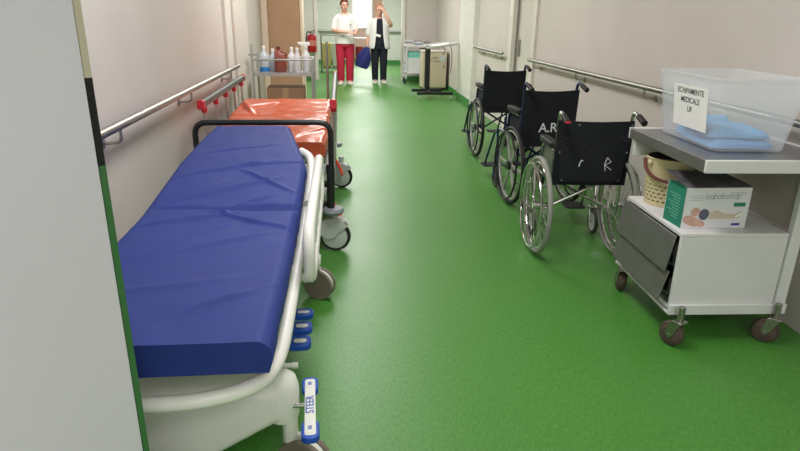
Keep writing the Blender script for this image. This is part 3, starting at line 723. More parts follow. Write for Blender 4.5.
# ------------------------------------------------------------------ white instrument cart
def cart():
    t = thing('instrument_cart', 'white metal trolley with steel top and two grey drawers against the right wall', 'trolley', (1.780, 2.525, 0), None, -0.047, (1.772, 2.55, 0))
    # top tray with upturned lips
    x0, x1, y0, y1, z1 = 1.462, 2.07, 2.20, 2.95, 0.875
    top = G().box2((x0 + 0.004, y0 + 0.004, z1 - 0.022), (x1 - 0.004, y1 - 0.004, z1 - 0.006)).build('table_top', TOPST, t)
    g = G().box2((x0, y0, z1 - 0.055), (x1, y0 + 0.014, z1)).box2((x0, y1 - 0.014, z1 - 0.055), (x1, y1, z1)).box2((x1 - 0.014, y0 + 0.014, z1 - 0.055), (x1, y1 - 0.014, z1))
    g.build('white_lip', WHITEM, top, bevel=0.004)
    G().box2((x0, y0 + 0.014, z1 - 0.055), (x0 + 0.014, y1 - 0.014, z1)).build('steel_lip', GREYST, top, bevel=0.004)
    # cabinet
    g = G().box2((1.475, 2.30, 0.505), (1.960, 2.88, 0.525)).box2((1.475, 2.30, 0.155), (1.960, 2.318, 0.505)).box2((1.475, 2.862, 0.155), (1.960, 2.88, 0.505)).box2((1.940, 2.318, 0.155), (1.960, 2.862, 0.505)).box2((1.475, 2.318, 0.155), (1.940, 2.862, 0.172))
    g.build('cabinet', WHITEM, t, bevel=0.003)
    # drawers hanging slightly open: leaning grey fronts with boxes behind
    for (ya, yb, zt, zb_, xt, xb) in ((2.325, 2.875, 0.505, 0.335, 1.466, 1.440), (2.325, 2.855, 0.335, 0.195, 1.462, 1.430)):
        q = [(ya, zt), (yb, zt), (yb, zb_), (ya, zb_)]
        def X(z): return lerp(xt, xb, (zt - z) / (zt - zb_))
        d = G().loft([[(X(z) - 0.006, y, z) for y, z in q], [(X(z) + 0.002, y, z) for y, z in q]]).build('drawer', GREYST, t, bevel=0.002)
        G().box2((1.478, 2.34, zb_ + 0.02), (1.910, 2.345, zt - 0.04)).box2((1.478, 2.845, zb_ + 0.02), (1.910, 2.85, zt - 0.04)).box2((1.478, 2.345, zb_ + 0.02), (1.910, 2.845, zb_ + 0.025)).build('drawer_box', GREYST, d)
    # angle ledge, posts and far apron
    G().box2((1.468, 2.285, 0.135), (2.020, 2.299, 0.185)).box2((1.468, 2.299, 0.135), (2.020, 2.90, 0.147)).build('base_ledge', WHITEM, t, bevel=0.003)
    for y in (2.29, 2.86):
        G().box2((1.964, y, 0.147), (2.014, y + 0.035, 0.822)).build('post', WHITEM, t, bevel=0.004)
    G().box2((1.980, 2.33, 0.53), (1.995, 2.85, 0.82)).build('back_panel', mat('taupe_panel', (176, 168, 156), 0.5), t)
    G().box2((1.475, 2.885, 0.74), (2.010, 2.90, 0.822)).build('apron', WHITEM, t, bevel=0.003)
    # casters
    def cc(x, y, yaw, mt):
        caster(t, x, y, 0.058, 0.036, yaw, 'plain', 0.085, RUST, RUST)
    cc(1.488, 2.262, 0.5, STEEL); cc(1.94, 2.28, 0.9, STEEL); cc(1.488, 2.84, -0.2, STEEL); cc(1.96, 2.84, 0.4, STEEL)
    return t
cart()

def tub():
    cx, cy, zb = 1.752, 2.59, 0.8705
    rz = math.radians(-2.5)
    t = thing('storage_tub', 'large translucent plastic tub with a printed white label on the steel cart top', 'box', (cx, cy, zb), None, rz)
    WORLD[t.name] = Vector((0, 0, 0))
    m = bpy.data.materials.new('clear_frosted_plastic'); m.use_nodes = True
    nt = m.node_tree; b = nt.nodes['Principled BSDF']; N = nt.nodes; L = nt.links
    b.inputs['Base Color'].default_value = (0.92, 0.94, 0.96, 1); b.inputs['Roughness'].default_value = 0.22
    tr = N.new('ShaderNodeBsdfTransparent'); tr.inputs[0].default_value = (0.97, 0.98, 0.99, 1)
    nz = N.new('ShaderNodeTexNoise'); nz.inputs['Scale'].default_value = 6
    mr = N.new('ShaderNodeMapRange'); mr.inputs['To Min'].default_value = 0.19; mr.inputs['To Max'].default_value = 0.25
    mx = N.new('ShaderNodeMixShader')
    L.new(nz.outputs['Fac'], mr.inputs['Value']); L.new(mr.outputs['Result'], mx.inputs[0])
    L.new(tr.outputs[0], mx.inputs[1]); L.new(b.outputs[0], mx.inputs[2])
    L.new(mx.outputs[0], N['Material Output'].inputs[0])
    w, d, h = 0.39, 0.55, 0.31
    def ring(s, z, r=0.035): return [(u, v, z) for u, v in rrect(w * s, d * (s * 0.6 + 0.4), r, 5)]
    th = 0.985
    rings = [ring(0.80, 0.002), ring(0.825, 0.006), ring(1.0, h - 0.035), ring(1.0, h - 0.034), ring(1.0, h - 0.012)]
    g = G().loft(rings + [ring(1.06, h - 0.012), ring(1.075, h - 0.008), ring(1.075, h), ring(1.0, h)] , False)
    # inner surface
    n = len(rings[0]); o = len(g.v)
    inner = [ring(1.0, h), ring(0.985, h - 0.03), ring(0.812, 0.008), ring(0.785, 0.005)]
    g.loft(inner, False)
    g.f.append(tuple(range(n))); k = len(g.v) - n; g.f.append(tuple(range(k, k + n)))
    g.build('tub_body', m, t, angle=50)
    # label on the left face, leaning with the wall
    fx = -w / 2 * 0.918; up = Vector((-0.119, 0, 1)).normalized()
    M = frame_of((fx - 0.0030, -0.035, 0.163), (0, -1, 0), up)
    # shift along face
    sh = 0.0
    pm = Matrix.Translation((0, 0, 0))
    lab = G().prism([(-0.145, -0.094), (0.145, -0.094), (0.145, 0.094), (-0.145, 0.094)], 0, 0.0008, 'Z', M).build('paper_label', PAPER, t, label='white paper label')
    for i, s in enumerate(('ECHIPAMENTE', 'MEDICALE', 'UF')):
        text_mesh('label_text', s, 0.035, INK, lab, M @ Matrix.Translation((0.0, 0.068 - i * 0.040, 0.001)))
    return t
tub()
def packs():
    # folded blue gowns lying in the tub
    rz = math.radians(-8)
    m = mat('pale_blue_nonwoven', (120, 182, 236), 0.8, var=0.08, scale=20, bump=0.3, bscale=30)
    M = Matrix.Rotation(rz, 3, 'Z'); c0 = Vector((1.752, 2.59, 0.8705))
    for i, (x, y, z, w, d, h, a, lab) in enumerate((
            (0.0, -0.065, 0.009, 0.265, 0.29, 0.036, 0.05, 'folded pale blue gown at the bottom of the tub stack'),
            (-0.002, -0.06, 0.051, 0.255, 0.27, 0.034, -0.05, 'folded pale blue gown lying on top of the tub stack'),
            (0.0, 0.15, 0.009, 0.23, 0.08, 0.09, 0.06, 'small folded pale blue pack at the far end inside the tub'))):
        g = G(); nx, ny = 16, 14; q = M @ Matrix.Rotation(a, 3, 'Z')
        ringz = []
        for j in range(ny + 1):
            v = j / ny; ring = []
            yy = lerp(-d / 2, d / 2, v); e = min(v, 1 - v) * d; hh = h * min(1, 0.45 + e / 0.02 * 0.55)
            for k in range(nx + 1):
                u = k / nx; xx = lerp(-w / 2, w / 2, u); e2 = min(u, 1 - u) * w; h2 = hh * min(1, 0.5 + e2 / 0.02 * 0.5)
                ring.append((xx, yy, h2 + 0.005 * noise.noise(Vector((xx * 22, yy * 22, i * 3.0)))))
            for k in range(nx, -1, -1):
                ring.append((lerp(-w / 2, w / 2, k / nx), yy, 0.0))
            ringz.append(ring)
        g.loft(ringz); g.v = [c0 + M @ Vector((x, y, z)) + q @ v for v in g.v]
        o = g.build('folded_gown', m, None, loc=tuple(c0 + M @ Vector((x, y, z))), angle=70)
        tag(o, lab, 'gown', 'folded blue gowns in the tub')
packs()

def product_box():
    x0, x1, y0, y1, z0, z1 = 1.492, 1.80, 2.352, 2.50, 0.5255, 0.712
    t = thing('product_box', 'white and green cardboard box with open lid flaps on the cart shelf', 'box', ((x0 + x1) / 2, (y0 + y1) / 2, z0))
    wh = mat('printed_white_card', (222, 222, 226), 0.5, var=0.02); gr = mat('printed_green_card', (38, 128, 108), 0.5, var=0.04)
    s = 0.003
    G().box2((x0, y0, z0), (x1, y1, z0 + s)).box2((x0 + s, y0, z0 + s), (x1, y0 + s, z1)).box2((x0, y1 - s, z0 + s), (x1, y1, z1)).box2((x1 - s, y0 + s, z0 + s), (x1, y1 - s, z1)).build('carton', wh, t)
    side = G().box2((x0, y0 + 0.0, z0 + s), (x0 + s, y1 - s, z1)).build('green_side', gr, t)
    tl = G()
    for k in range(9):
        z = z0 + 0.035 + k * 0.013; tl.box2((x0 - 0.0006, y0 + 0.03, z), (x0 + 0.0003, y0 + 0.03 + 0.075 + 0.02 * ((k * 7) % 3 - 1), z + 0.004))
    tl.build('text_lines', mat('pale_teal_print', (110, 180, 164), 0.5, var=0), side)
    # flaps
    lid = G().loft([[(x0 + 0.004, y0 + 0.003, z1), (x1 + 0.004, y0 + 0.003, z1 + 0.002), (x1 + 0.004, y0 + 0.006, z1 + 0.004), (x0 + 0.004, y0 + 0.006, z1 + 0.003)],
                    [(x0 - 0.03, y1 - 0.02, z1 + 0.05), (x1 - 0.05, y1 - 0.01, z1 + 0.030), (x1 - 0.05, y1 - 0.008, z1 + 0.033), (x0 - 0.03, y1 - 0.018, z1 + 0.053)]])
    lid.build('lid_flap', mat('dark_printed_card', (86, 84, 86), 0.45, var=0.45, scale=22), t, label='dark printed lid flap')
    G().loft([[(x0, y0 + 0.004, z1), (x0, y1 - 0.02, z1), (x0 + 0.003, y1 - 0.02, z1), (x0 + 0.003, y0 + 0.004, z1)], [(x0 - 0.012, y0 + 0.02, z1 + 0.012), (x0 - 0.012, y1 - 0.03, z1 + 0.012), (x0 - 0.009, y1 - 0.03, z1 + 0.012), (x0 - 0.009, y0 + 0.02, z1 + 0.012)]]).build('side_flap', gr, t)
    # printed front
    f = frame_of((x0, y0 - 0.0003, z0), (1, 0, 0), (0, 0, 1))
    def pr(name, poly, mt, lift): G().prism(poly, 0, lift, 'Z', f).build(name, mt, t, smooth=False)
    def blob(cx, cy, rx, ry, a=0, n=18): return [(cx + rx * math.cos(k * 2 * PI / n) * math.cos(a) - ry * math.sin(k * 2 * PI / n) * math.sin(a), cy + rx * math.cos(k * 2 * PI / n) * math.sin(a) + ry * math.sin(k * 2 * PI / n) * math.cos(a)) for k in range(n)]
    skin = mat('printed_skin', (206, 164, 150), 0.5, var=0.15, scale=60)
    G().prism(blob(0.05, 0.035, 0.045, 0.022, -0.35), 0, 0.0004, 'Z', f).prism(blob(0.085, 0.025, 0.03, 0.016, -0.3), 0, 0.0005, 'Z', f).prism(blob(0.06, 0.078, 0.022, 0.02, 0.4), 0, 0.0004, 'Z', f).build('printed_hands', skin, t, smooth=False)
    pr('printed_ball', blob(0.103, 0.065, 0.024, 0.026), mat('printed_slate', (92, 92, 112), 0.5, var=0.15, scale=80), 0.0006)
    pr('printed_arm', [(0.13, 0.075), (0.16, 0.083), (0.20, 0.068), (0.245, 0.066), (0.272, 0.078), (0.285, 0.072), (0.27, 0.045), (0.23, 0.042), (0.17, 0.045), (0.13, 0.042)], mat('printed_beige', (206, 190, 174), 0.5, var=0.08, scale=50), 0.0005)
    pr('printed_device', blob(0.268, 0.060, 0.020, 0.007, 0.5), mat('printed_pale', (232, 230, 226), 0.5, var=0), 0.0008)
    ink = mat('grey_print', (110, 108, 116), 0.5, var=0)
    g = G(); z = 0.145; xx = 0.105; random.seed(3)
    for k, ch in enumerate('blevoolzy'):
        r = 0.008
        pts = [(xx + r * math.cos(a * 0.7), z + r * math.sin(a * 0.7), 0.0006) for a in range(9)]
        g.tube([f @ Vector(p) for p in pts], 0.0009, 4)
        if k % 2 == 0: g.tube([f @ Vector((xx - r, z - 0.012 * (k % 3 - 1) * 1.3, 0.0006)), f @ Vector((xx - r + 0.003, z + 0.017, 0.0006))], 0.0009, 4)
        xx += 0.0185
    g.build('printed_title', ink, t)
    fp = mat('faint_print', (186, 186, 192), 0.5, var=0)
    for (u0, u1, v0) in ((0.02, 0.085, 0.13), (0.02, 0.085, 0.14), (0.02, 0.085, 0.15), (0.21, 0.285, 0.155), (0.21, 0.285, 0.163)):
        pr('printed_line', [(u0, v0), (u1, v0), (u1, v0 + 0.003), (u0, v0 + 0.003)], fp, 0.0004)
    pr('green_badge', [(0.235, 0.10), (0.29, 0.10), (0.29, 0.118), (0.235, 0.118)], gr, 0.0005)
    pr('blue_badge', [(0.24, 0.012), (0.28, 0.012), (0.28, 0.022), (0.24, 0.022)], mat('printed_blue', (44, 52, 150), 0.5, var=0), 0.0005)
product_box()

def basket():
    cx, cy, z0, h = 1.632, 2.74, 0.5255, 0.235
    t = thing('plastic_basket', 'cream lattice basket with a brown rope handle behind the product box', 'basket', (cx, cy, z0))
    cream = mat('cream_plastic', (210, 196, 154), 0.5, var=0.05)
    g = G(); nu, nv = 96, 36
    for j in range(nv + 1):
        r = lerp(0.098, 0.115, j / nv)
        for i in range(nu):
            a = 2 * PI * i / nu; g.v.append(Vector((cx + r * math.cos(a), cy + r * math.sin(a), z0 + 0.002 + h * j / nv)))
    for j in range(nv):
        for i in range(nu):
            if 3 <= j < 18 and (j % 3 == 0) and ((i + (2 if (j // 3) % 2 else 0)) % 4 in (0, 1)): continue
            k = (i + 1) % nu; g.f.append((j * nu + i, j * nu + k, (j + 1) * nu + k, (j + 1) * nu + i))
    g.f.append(tuple(range(nu)))
    body = g.build('basket_body', cream, t, solid=0.003)
    G().torus((cx, cy, z0 + h), 0.115, 0.005, 'Z', 48, 8).build('rim', cream, t)
    br = mat('brown_rope', (104, 58, 50), 0.7, var=0.2, scale=60)
    pts = []
    for k in range(13):
        a = PI - 0.55 + PI * 0.06 + (PI * 0.88) * k / 12; d = math.sin(PI * k / 12)
        pts.append((cx + 0.126 * math.cos(a), cy + 0.126 * math.sin(a) - 0.004, z0 + h - 0.012 - 0.085 * d ** 0.7))
    G().tube(catmull(pts, 4), 0.0085, 8).build('handle', br, t)
    for s in (-1, 1): G().ell((cx + s * 0.12, cy - 0.02, z0 + h - 0.02), (0.012, 0.014, 0.014), 10, 6).build('handle_loop', cream, t)
    # dark liner bulging at the rim
    G().lathe([(0.108, h * 0.93), (0.106, h + 0.004), (0.09, h - 0.004), (0.05, h - 0.02), (0.01, h - 0.025)], (cx, cy, z0), 'Z', 28).build('bag_liner', mat('dark_brown_bag', (54, 40, 36), 0.5), t)
basket()

# ------------------------------------------------------------------ far left: utility trolley, bottles, cartons, cupboard
def utility_trolley():
    x0, x1, y0, y1 = -0.86, -0.28, 6.12, 6.52
    t = thing('utility_trolley', 'steel utility trolley holding cleaning bottles beyond the orange stretcher', 'trolley', ((x0 + x1) / 2, (y0 + y1) / 2, 0))
    for x, y, zt in ((x0, y0, 1.12), (x1, y0, 0.98), (x0, y1, 1.02), (x1, y1, 0.98)):
        G().tube([(x, y, 0.09), (x, y, zt)], 0.0125, 10).build('post', ALU, t)
        c = G().torus((x, y, 0.045), 0.033, 0.012, 'X', 20, 8).build('caster', DGREY, t)
        G().cyl((x - 0.02, y, 0.045), (x + 0.02, y, 0.045), 0.01).box2((x - 0.016, y - 0.012, 0.085), (x + 0.016, y + 0.012, 0.10)).build('fork', ALU, c)
    for nm, z in (('top_shelf', 0.83), ('bottom_shelf', 0.25)):
        g = G().box2((x0, y0, z), (x1, y1, z + 0.008)).box2((x0, y0 - 0.004, z - 0.012), (x1, y0 + 0.004, z + 0.022)).box2((x0, y1 - 0.004, z - 0.012), (x1, y1 + 0.004, z + 0.022)).box2((x0 - 0.004, y0, z - 0.012), (x0 + 0.004, y1, z + 0.022)).box2((x1 - 0.004, y0, z - 0.012), (x1 + 0.004, y1, z + 0.022))
        g.build(nm, ALU, t)
    g = G()
    for z in (0.975,):
        g.tube([(x0, y0, z), (x1, y0, z), (x1, y1, z), (x0, y1, z)], 0.009, 8, closed=True)
    g.build('guard_rail', ALU, t)
    G().tube([(x0, y1, 1.0), (x0 - 0.03, y0, 1.02)], 0.009, 8).build('push_handle', ALU, t)
utility_trolley()
def bottle(name, label, x, y, z, prof, mt, cap=None, spray=False, seg=18, body='bottle'):
    t = thing(name, label, 'bottle', (x, y, z), 'bottles on the utility trolley')
    G().lathe(prof, (x, y, z), 'Z', seg).build('bottle_body', mt, t, angle=50)
    h = prof[-1][1]; r = prof[-1][0]
    if spray:
        g = G().cyl((x, y, z + h), (x, y, z + h + 0.025), r * 1.2).box((x - 0.012, y - 0.0, z + h + 0.045), (0.10, 0.024, 0.036)).cyl((x - 0.06, y, z + h + 0.05), (x - 0.08, y, z + h + 0.05), 0.011)
        g.tube(catmull([(x - 0.035, y, z + h + 0.03), (x - 0.045, y, z + h + 0.008), (x - 0.055, y, z + h - 0.012)], 4), 0.006, 6)
        g.build('spray_head', WHITEP, t, bevel=0.003)
    else:
        G().lathe([(r * 1.15, h - 0.002), (r * 1.15, h + 0.022), (r * 0.9, h + 0.026)], (x, y, z), 'Z', 14).build('cap', cap or WHITEP, t)
    return t
SH = lambda R, h, rn=0.014: [(R * 0.9, 0), (R, 0.006), (R, h * 0.66), (R * 0.85, h * 0.76), (rn * 1.2, h * 0.88), (rn, h)]
zt_ = 0.8385
BOTW = mat('milky_bottle_plastic', (204, 202, 204), 0.35, var=0.03)
clear = mat('clear_bottle_plastic', (184, 192, 198), 0.2, var=0.03)
b0 = bottle('spirit_bottle', 'clear bottle of blue liquid at the left end of the trolley shelf', -0.77, 6.34, zt_, SH(0.048, 0.23), clear)
G().lathe([(0.046, 0.003), (0.0495, 0.01), (0.0495, 0.05), (0.046, 0.055)], (-0.77, 6.34, zt_), 'Z', 18).build('blue_liquid', mat('blue_liquid', (40, 110, 176), 0.2), b0)
# brown jug with a handle
def jug():
    t = thing('brown_jug', 'brown plastic jug with a grip among the white bottles', 'bottle', (-0.605, 6.34, zt_), 'bottles on the utility trolley')
    br = mat('brown_plastic', (132, 66, 52), 0.4, var=0.05)
    rings = []
    for (z, w, d) in ((0, 0.10, 0.09), (0.006, 0.115, 0.10), (0.15, 0.115, 0.10), (0.185, 0.085, 0.08), (0.205, 0.045, 0.045), (0.225, 0.038, 0.038)):
        rings.append([(-0.605 + u - (0.02 if z > 0.18 else 0), 6.34 + v, zt_ + z) for u, v in rrect(w, d, min(w, d) * 0.3, 4)])
    G().loft(rings).build('bottle_body', br, t, angle=50)
    G().tube(catmull([(-0.615, 6.34, zt_ + 0.20), (-0.57, 6.34, zt_ + 0.20), (-0.548, 6.34, zt_ + 0.17), (-0.553, 6.34, zt_ + 0.12)], 5), 0.010, 8).build('grip', br, t)
    G().lathe([(0.022, 0.22), (0.022, 0.248), (0.018, 0.252)], (-0.625, 6.34, zt_), 'Z', 14).build('cap', mat('brown_cap', (96, 44, 38), 0.4), t)
jug()
bottle('white_bottle', 'white bottle standing just right of the brown jug', -0.495, 6.36, zt_, SH(0.043, 0.22), BOTW)
bottle('white_bottle', 'white bottle standing between another white bottle and the spray bottle', -0.432, 6.27, zt_, SH(0.034, 0.22), BOTW)
bottle('spray_bottle', 'white spray bottle with trigger head at the right of the trolley shelf', -0.345, 6.34, zt_, SH(0.040, 0.235), BOTW, spray=True)
o = bottle('clear_bottle', 'clear white capped bottle behind the blue one on the trolley', -0.69, 6.42, zt_, SH(0.04, 0.20), clear)
def carton():
    x0, x1, y0, y1, z0, z1 = -0.74, -0.37, 6.16, 6.48, 0.2585, 0.70
    t = thing('cardboard_carton', 'brown cardboard carton on the lower shelf of the utility trolley', 'box', ((x0 + x1) / 2, (y0 + y1) / 2, z0))
    G().box2((x0, y0, z0), (x1, y1, z1)).build('carton', CARD, t, bevel=0.003)
    G().box2(((x0 + x1) / 2 - 0.03, y0 - 0.001, z1 - 0.1), ((x0 + x1) / 2 + 0.03, y0 + 0.001, z1 - 0.002)).build('tape', mat('tan_tape', (178, 146, 112), 0.4), t)
carton()
def sack():
    c = (-0.26, 5.88, 0)
    g = G(); rings = []
    for (z, r) in ((0.0, 0.10), (0.02, 0.13), (0.2, 0.15), (0.38, 0.13), (0.50, 0.09), (0.54, 0.05), (0.58, 0.07)):
        rings.append([(c[0] + r * (1 + 0.12 * noise.noise(Vector((math.cos(a) * 2, math.sin(a) * 2, z * 6)))) * math.cos(a), c[1] + r * 0.7 * math.sin(a), z) for a in [2 * PI * k / 28 for k in range(28)]])
    o = g.loft(rings).build('refuse_sack', mat('olive_yellow_plastic', (176, 160, 104), 0.35, var=0.1, bump=0.3, bscale=18), None, loc=c, angle=60)
    tag(o, 'olive yellow sack on the floor beyond the orange stretcher', 'sack')
sack()
def cupboard():
    x0, x1, y0, y1 = -0.885, -0.495, 7.9, 8.35
    t = thing('wooden_cupboard', 'tall plain brown wooden cupboard against the left wall behind the utility trolley', 'cupboard', ((x0 + x1) / 2, y1, 0))
    wood = mat('brown_wood_veneer', (190, 148, 118), 0.5, var=0.07, scale=3)
    edge = mat('pale_wood_edge', (238, 214, 192), 0.45, var=0.03)
    G().box2((x0, y0, 0.06), (x1, y1, 2.2)).build('carcass', wood, t, bevel=0.003)
    G().box2((x0 - 0.082, y0 - 0.01, 0.06), (x0 - 0.002, y1, 2.2)).build('pale_side', edge, t, bevel=0.003)
    G().box2((x1 + 0.002, y0 - 0.01, 0.06), (x1 + 0.03, y1, 2.2)).build('pale_side', edge, t, bevel=0.003)
    d = G().box2((x0 + 0.004, y0 - 0.02, 0.07), (x1 - 0.004, y0 - 0.001, 2.19)).build('door', wood, t, bevel=0.002)
    G().box2((x0, y0 + 0.03, 0), (x1, y1, 0.06)).build('plinth', BLACKM, t)
cupboard()
def extinguisher():
    x, y, z = -0.615, 13.76, 0.62
    t = thing('fire_extinguisher', 'red fire extinguisher hanging on the pale pier by the double door frame', 'fire extinguisher', (x, y, z))
    red = mat('extinguisher_red', (176, 30, 36), 0.35, var=0.04)
    G().lathe([(0.09, 0.0), (0.10, 0.012), (0.10, 0.30), (0.085, 0.345), (0.035, 0.37), (0.022, 0.38)], (x, y, z), 'Z', 24).build('cylinder', red, t)
    G().lathe([(0.101, 0.13), (0.101, 0.25)], (x, y, z), 'Z', 24, False).build('label_band', mat('label_pale', (200, 120, 112), 0.5), t)
    G().cyl((x, y, z + 0.420), (x, y, z + 0.405), 0.02).box((x + 0.02, y, z + 0.420), (0.11, 0.02, 0.012)).box((x + 0.02, y, z + 0.445), (0.11, 0.018, 0.01), rot=Matrix.Rotation(-0.2, 3, 'Y')).build('valve', BLACKM, t)
    G().tube(catmull([(x - 0.02, y, z + 0.395), (x - 0.09, y - 0.02, z + 0.420), (x - 0.125, y - 0.03, z + 0.22), (x - 0.12, y - 0.03, z + 0.06)], 5), 0.011, 8).build('hose', BLACKR, t)
    G().box2((x - 0.02, y + 0.095, z + 0.18), (x + 0.02, 13.899, z + 0.26)).build('wall_bracket', STEEL, t)
extinguisher()
def waste_trolley():
    cx, cy = -0.22, 15.9
    t = thing('linen_trolley', 'wheeled linen trolley with yellow bag behind the person in red trousers', 'trolley', (cx, cy, 0))
    for sx in (-1, 1):
        for sy in (-1, 1):
            G().tube([(cx + sx * 0.26, cy + sy * 0.2, 0.08), (cx + sx * 0.26, cy + sy * 0.2, 0.92)], 0.013, 8).build('post', STEEL, t)
            c = G().torus((cx + sx * 0.26, cy + sy * 0.2, 0.04), 0.028, 0.012, 'X', 18, 8).build('caster', DGREY, t)
    G().tube([(cx - 0.26, cy - 0.2, 0.92), (cx + 0.26, cy - 0.2, 0.92), (cx + 0.26, cy + 0.2, 0.92), (cx - 0.26, cy + 0.2, 0.92)], 0.013, 8, True).build('top_ring', STEEL, t)
    G().box2((cx - 0.26, cy - 0.2, 0.10), (cx + 0.26, cy + 0.2, 0.12)).build('base_shelf', STEEL, t)
    yel = mat('yellow_plastic_bag', (206, 190, 120), 0.4, var=0.08, bump=0.3, bscale=16)
    rings = []
    for (z, s) in ((0.125, 0.7), (0.16, 0.9), (0.4, 1.0), (0.62, 0.95), (0.72, 1.0)):
        rings.append([(cx - 0.12 + u * s, cy + v * s, z) for u, v in rrect(0.24, 0.34, 0.06, 5)])
    G().loft(rings).build('yellow_bag', yel, t)
    rings = [[(p[0] + 0.25, p[1], p[2]) for p in r] for r in rings]
    G().loft(rings).build('white_bag', mat('white_plastic_bag', (222, 220, 212), 0.4, var=0.05, bump=0.3, bscale=16), t)
waste_trolley()

# ------------------------------------------------------------------ far right: shelf trolley, boxes, stand
def shelf_trolley():
    x0, x1, y0, y1 = 1.40, 1.96, 13.12, 13.52
    t = thing('shelf_trolley', 'white shelf trolley against the right pier behind the black stand', 'trolley', ((x0 + x1) / 2, (y0 + y1) / 2, 0))
    for x in (x0, x1 - 0.03):
        for y in (y0, y1 - 0.03):
            G().box2((x, y, 0.12), (x + 0.03, y + 0.03, 0.82)).build('post', WHITEM, t, bevel=0.003)
    G().box2((x0 - 0.02, y0 - 0.02, 0.78), (x1 + 0.02, y1 + 0.02, 0.82)).build('top_shelf', WHITEM, t, bevel=0.004)
    G().box2((x0, y0, 0.22), (x1, y1, 0.26)).build('bottom_shelf', WHITEM, t, bevel=0.004)
    for x in (x0 + 0.0, x1 - 0.02):
        for y in (y0 + 0.03, y1 - 0.04):
            c = G().torus((x, y, 0.058), 0.042, 0.016, 'X', 24, 8).build('caster', BLACKR, t)
            G().cyl((x - 0.02, y, 0.058), (x + 0.02, y, 0.058), 0.02).box2((x - 0.022, y - 0.02, 0.105), (x + 0.022, y + 0.02, 0.12)).build('fork', STEEL, c)
    G().tube(fillet([(x0 - 0.01, y0, 0.45), (x0 - 0.07, y0, 0.45), (x0 - 0.07, y1, 0.45), (x0 - 0.01, y1, 0.45)], 0.02), 0.01, 8).build('push_handle', STEEL, t)
shelf_trolley()
def simple_box(name, label, cat, a, b, mt, lid=None):
    c = ((a[0] + b[0]) / 2, (a[1] + b[1]) / 2, a[2])
    t = thing(name, label, cat, c)
    G().box2(a, (b[0], b[1], b[2] - 0.02)).build('box_body', mt, t, bevel=0.004)
    G().box2((a[0] - 0.004, a[1] - 0.004, b[2] - 0.02), (b[0] + 0.004, b[1] + 0.004, b[2])).build('lid', lid or mt, t, bevel=0.003)
simple_box('white_crate', 'white box on the lower shelf of the shelf trolley', 'box', (1.46, 13.15, 0.2605), (1.80, 13.45, 0.55), WHITEM, PAPER)
simple_box('teal_box', 'teal box standing on the white box in the shelf trolley', 'box', (1.47, 13.17, 0.5505), (1.72, 13.42, 0.68), mat('teal_card', (118, 190, 178), 0.5))
simple_box('navy_box', 'navy blue box beside the teal one in the shelf trolley', 'box', (1.74, 13.30, 0.5505), (1.90, 13.46, 0.74), mat('navy_card', (38, 52, 104), 0.5))
random.seed(11)
pc = [(206, 200, 200), (150, 120, 132), (196, 206, 212), (120, 132, 150), (224, 220, 214), (170, 160, 170), (210, 214, 220), (134, 120, 118), (214, 206, 200), (90, 100, 120)]
lb = ['left stack, underneath', 'left stack, in the middle', 'left stack, on top', 'middle stack, underneath', 'middle stack, in the middle', 'middle stack, on top', 'right stack, underneath', 'right stack, on top']
k = 0
for (sx, n) in ((1.48, 3), (1.68, 3), (1.88, 2)):
    z = 0.8205
    for i in range(n):
        a = random.uniform(-0.2, 0.2); h = 0.03
        o = G().box((sx, 13.30, z + h / 2), (0.125, 0.22, h), a).build('folder', mat('folder_%d' % k, pc[k], 0.6), None, loc=(sx, 13.30, z), bevel=0.002)
        tag(o, 'paper folder on the shelf trolley top, ' + lb[k], 'folder', 'folders on the shelf trolley')
        z += h + 0.0005; k += 1
def beige_cabinet():
    x0, x1, y0, y1 = 1.62, 2.10, 12.0, 12.45
    t = thing('beige_cabinet', 'low beige bedside cabinet behind the black stand by the right wall', 'cabinet', ((x0 + x1) / 2, (y0 + y1) / 2, 0))
    be = mat('beige_laminate', (206, 192, 168), 0.5, var=0.03)
    G().box2((x0, y0, 0.05), (x1, y1, 0.74)).build('carcass', be, t, bevel=0.004)
    G().box2((x0 - 0.012, y0 - 0.02, 0.74), (x1 + 0.012, y1, 0.765)).build('cabinet_top', mat('pale_laminate', (222, 214, 200), 0.4), t, bevel=0.003)
    d = G().box2((x0 + 0.01, y0 - 0.018, 0.07), (x1 - 0.01, y0 - 0.001, 0.55)).build('door', be, t, bevel=0.003)
    G().box2((x1 - 0.08, y0 - 0.03, 0.45), (x1 - 0.05, y0 - 0.018, 0.50)).build('handle', STEEL, d)
    d = G().box2((x0 + 0.01, y0 - 0.018, 0.565), (x1 - 0.01, y0 - 0.001, 0.73)).build('drawer', be, t, bevel=0.003)
    G().box2((x0 + 0.19, y0 - 0.03, 0.63), (x0 + 0.29, y0 - 0.018, 0.65)).build('handle', STEEL, d)
    for x in (x0 + 0.04, x1 - 0.04):
        for y in (y0 + 0.04, y1 - 0.04): G().cyl((x, y, 0.0), (x, y, 0.05), 0.02).build('foot', BLACKR, t)
beige_cabinet()
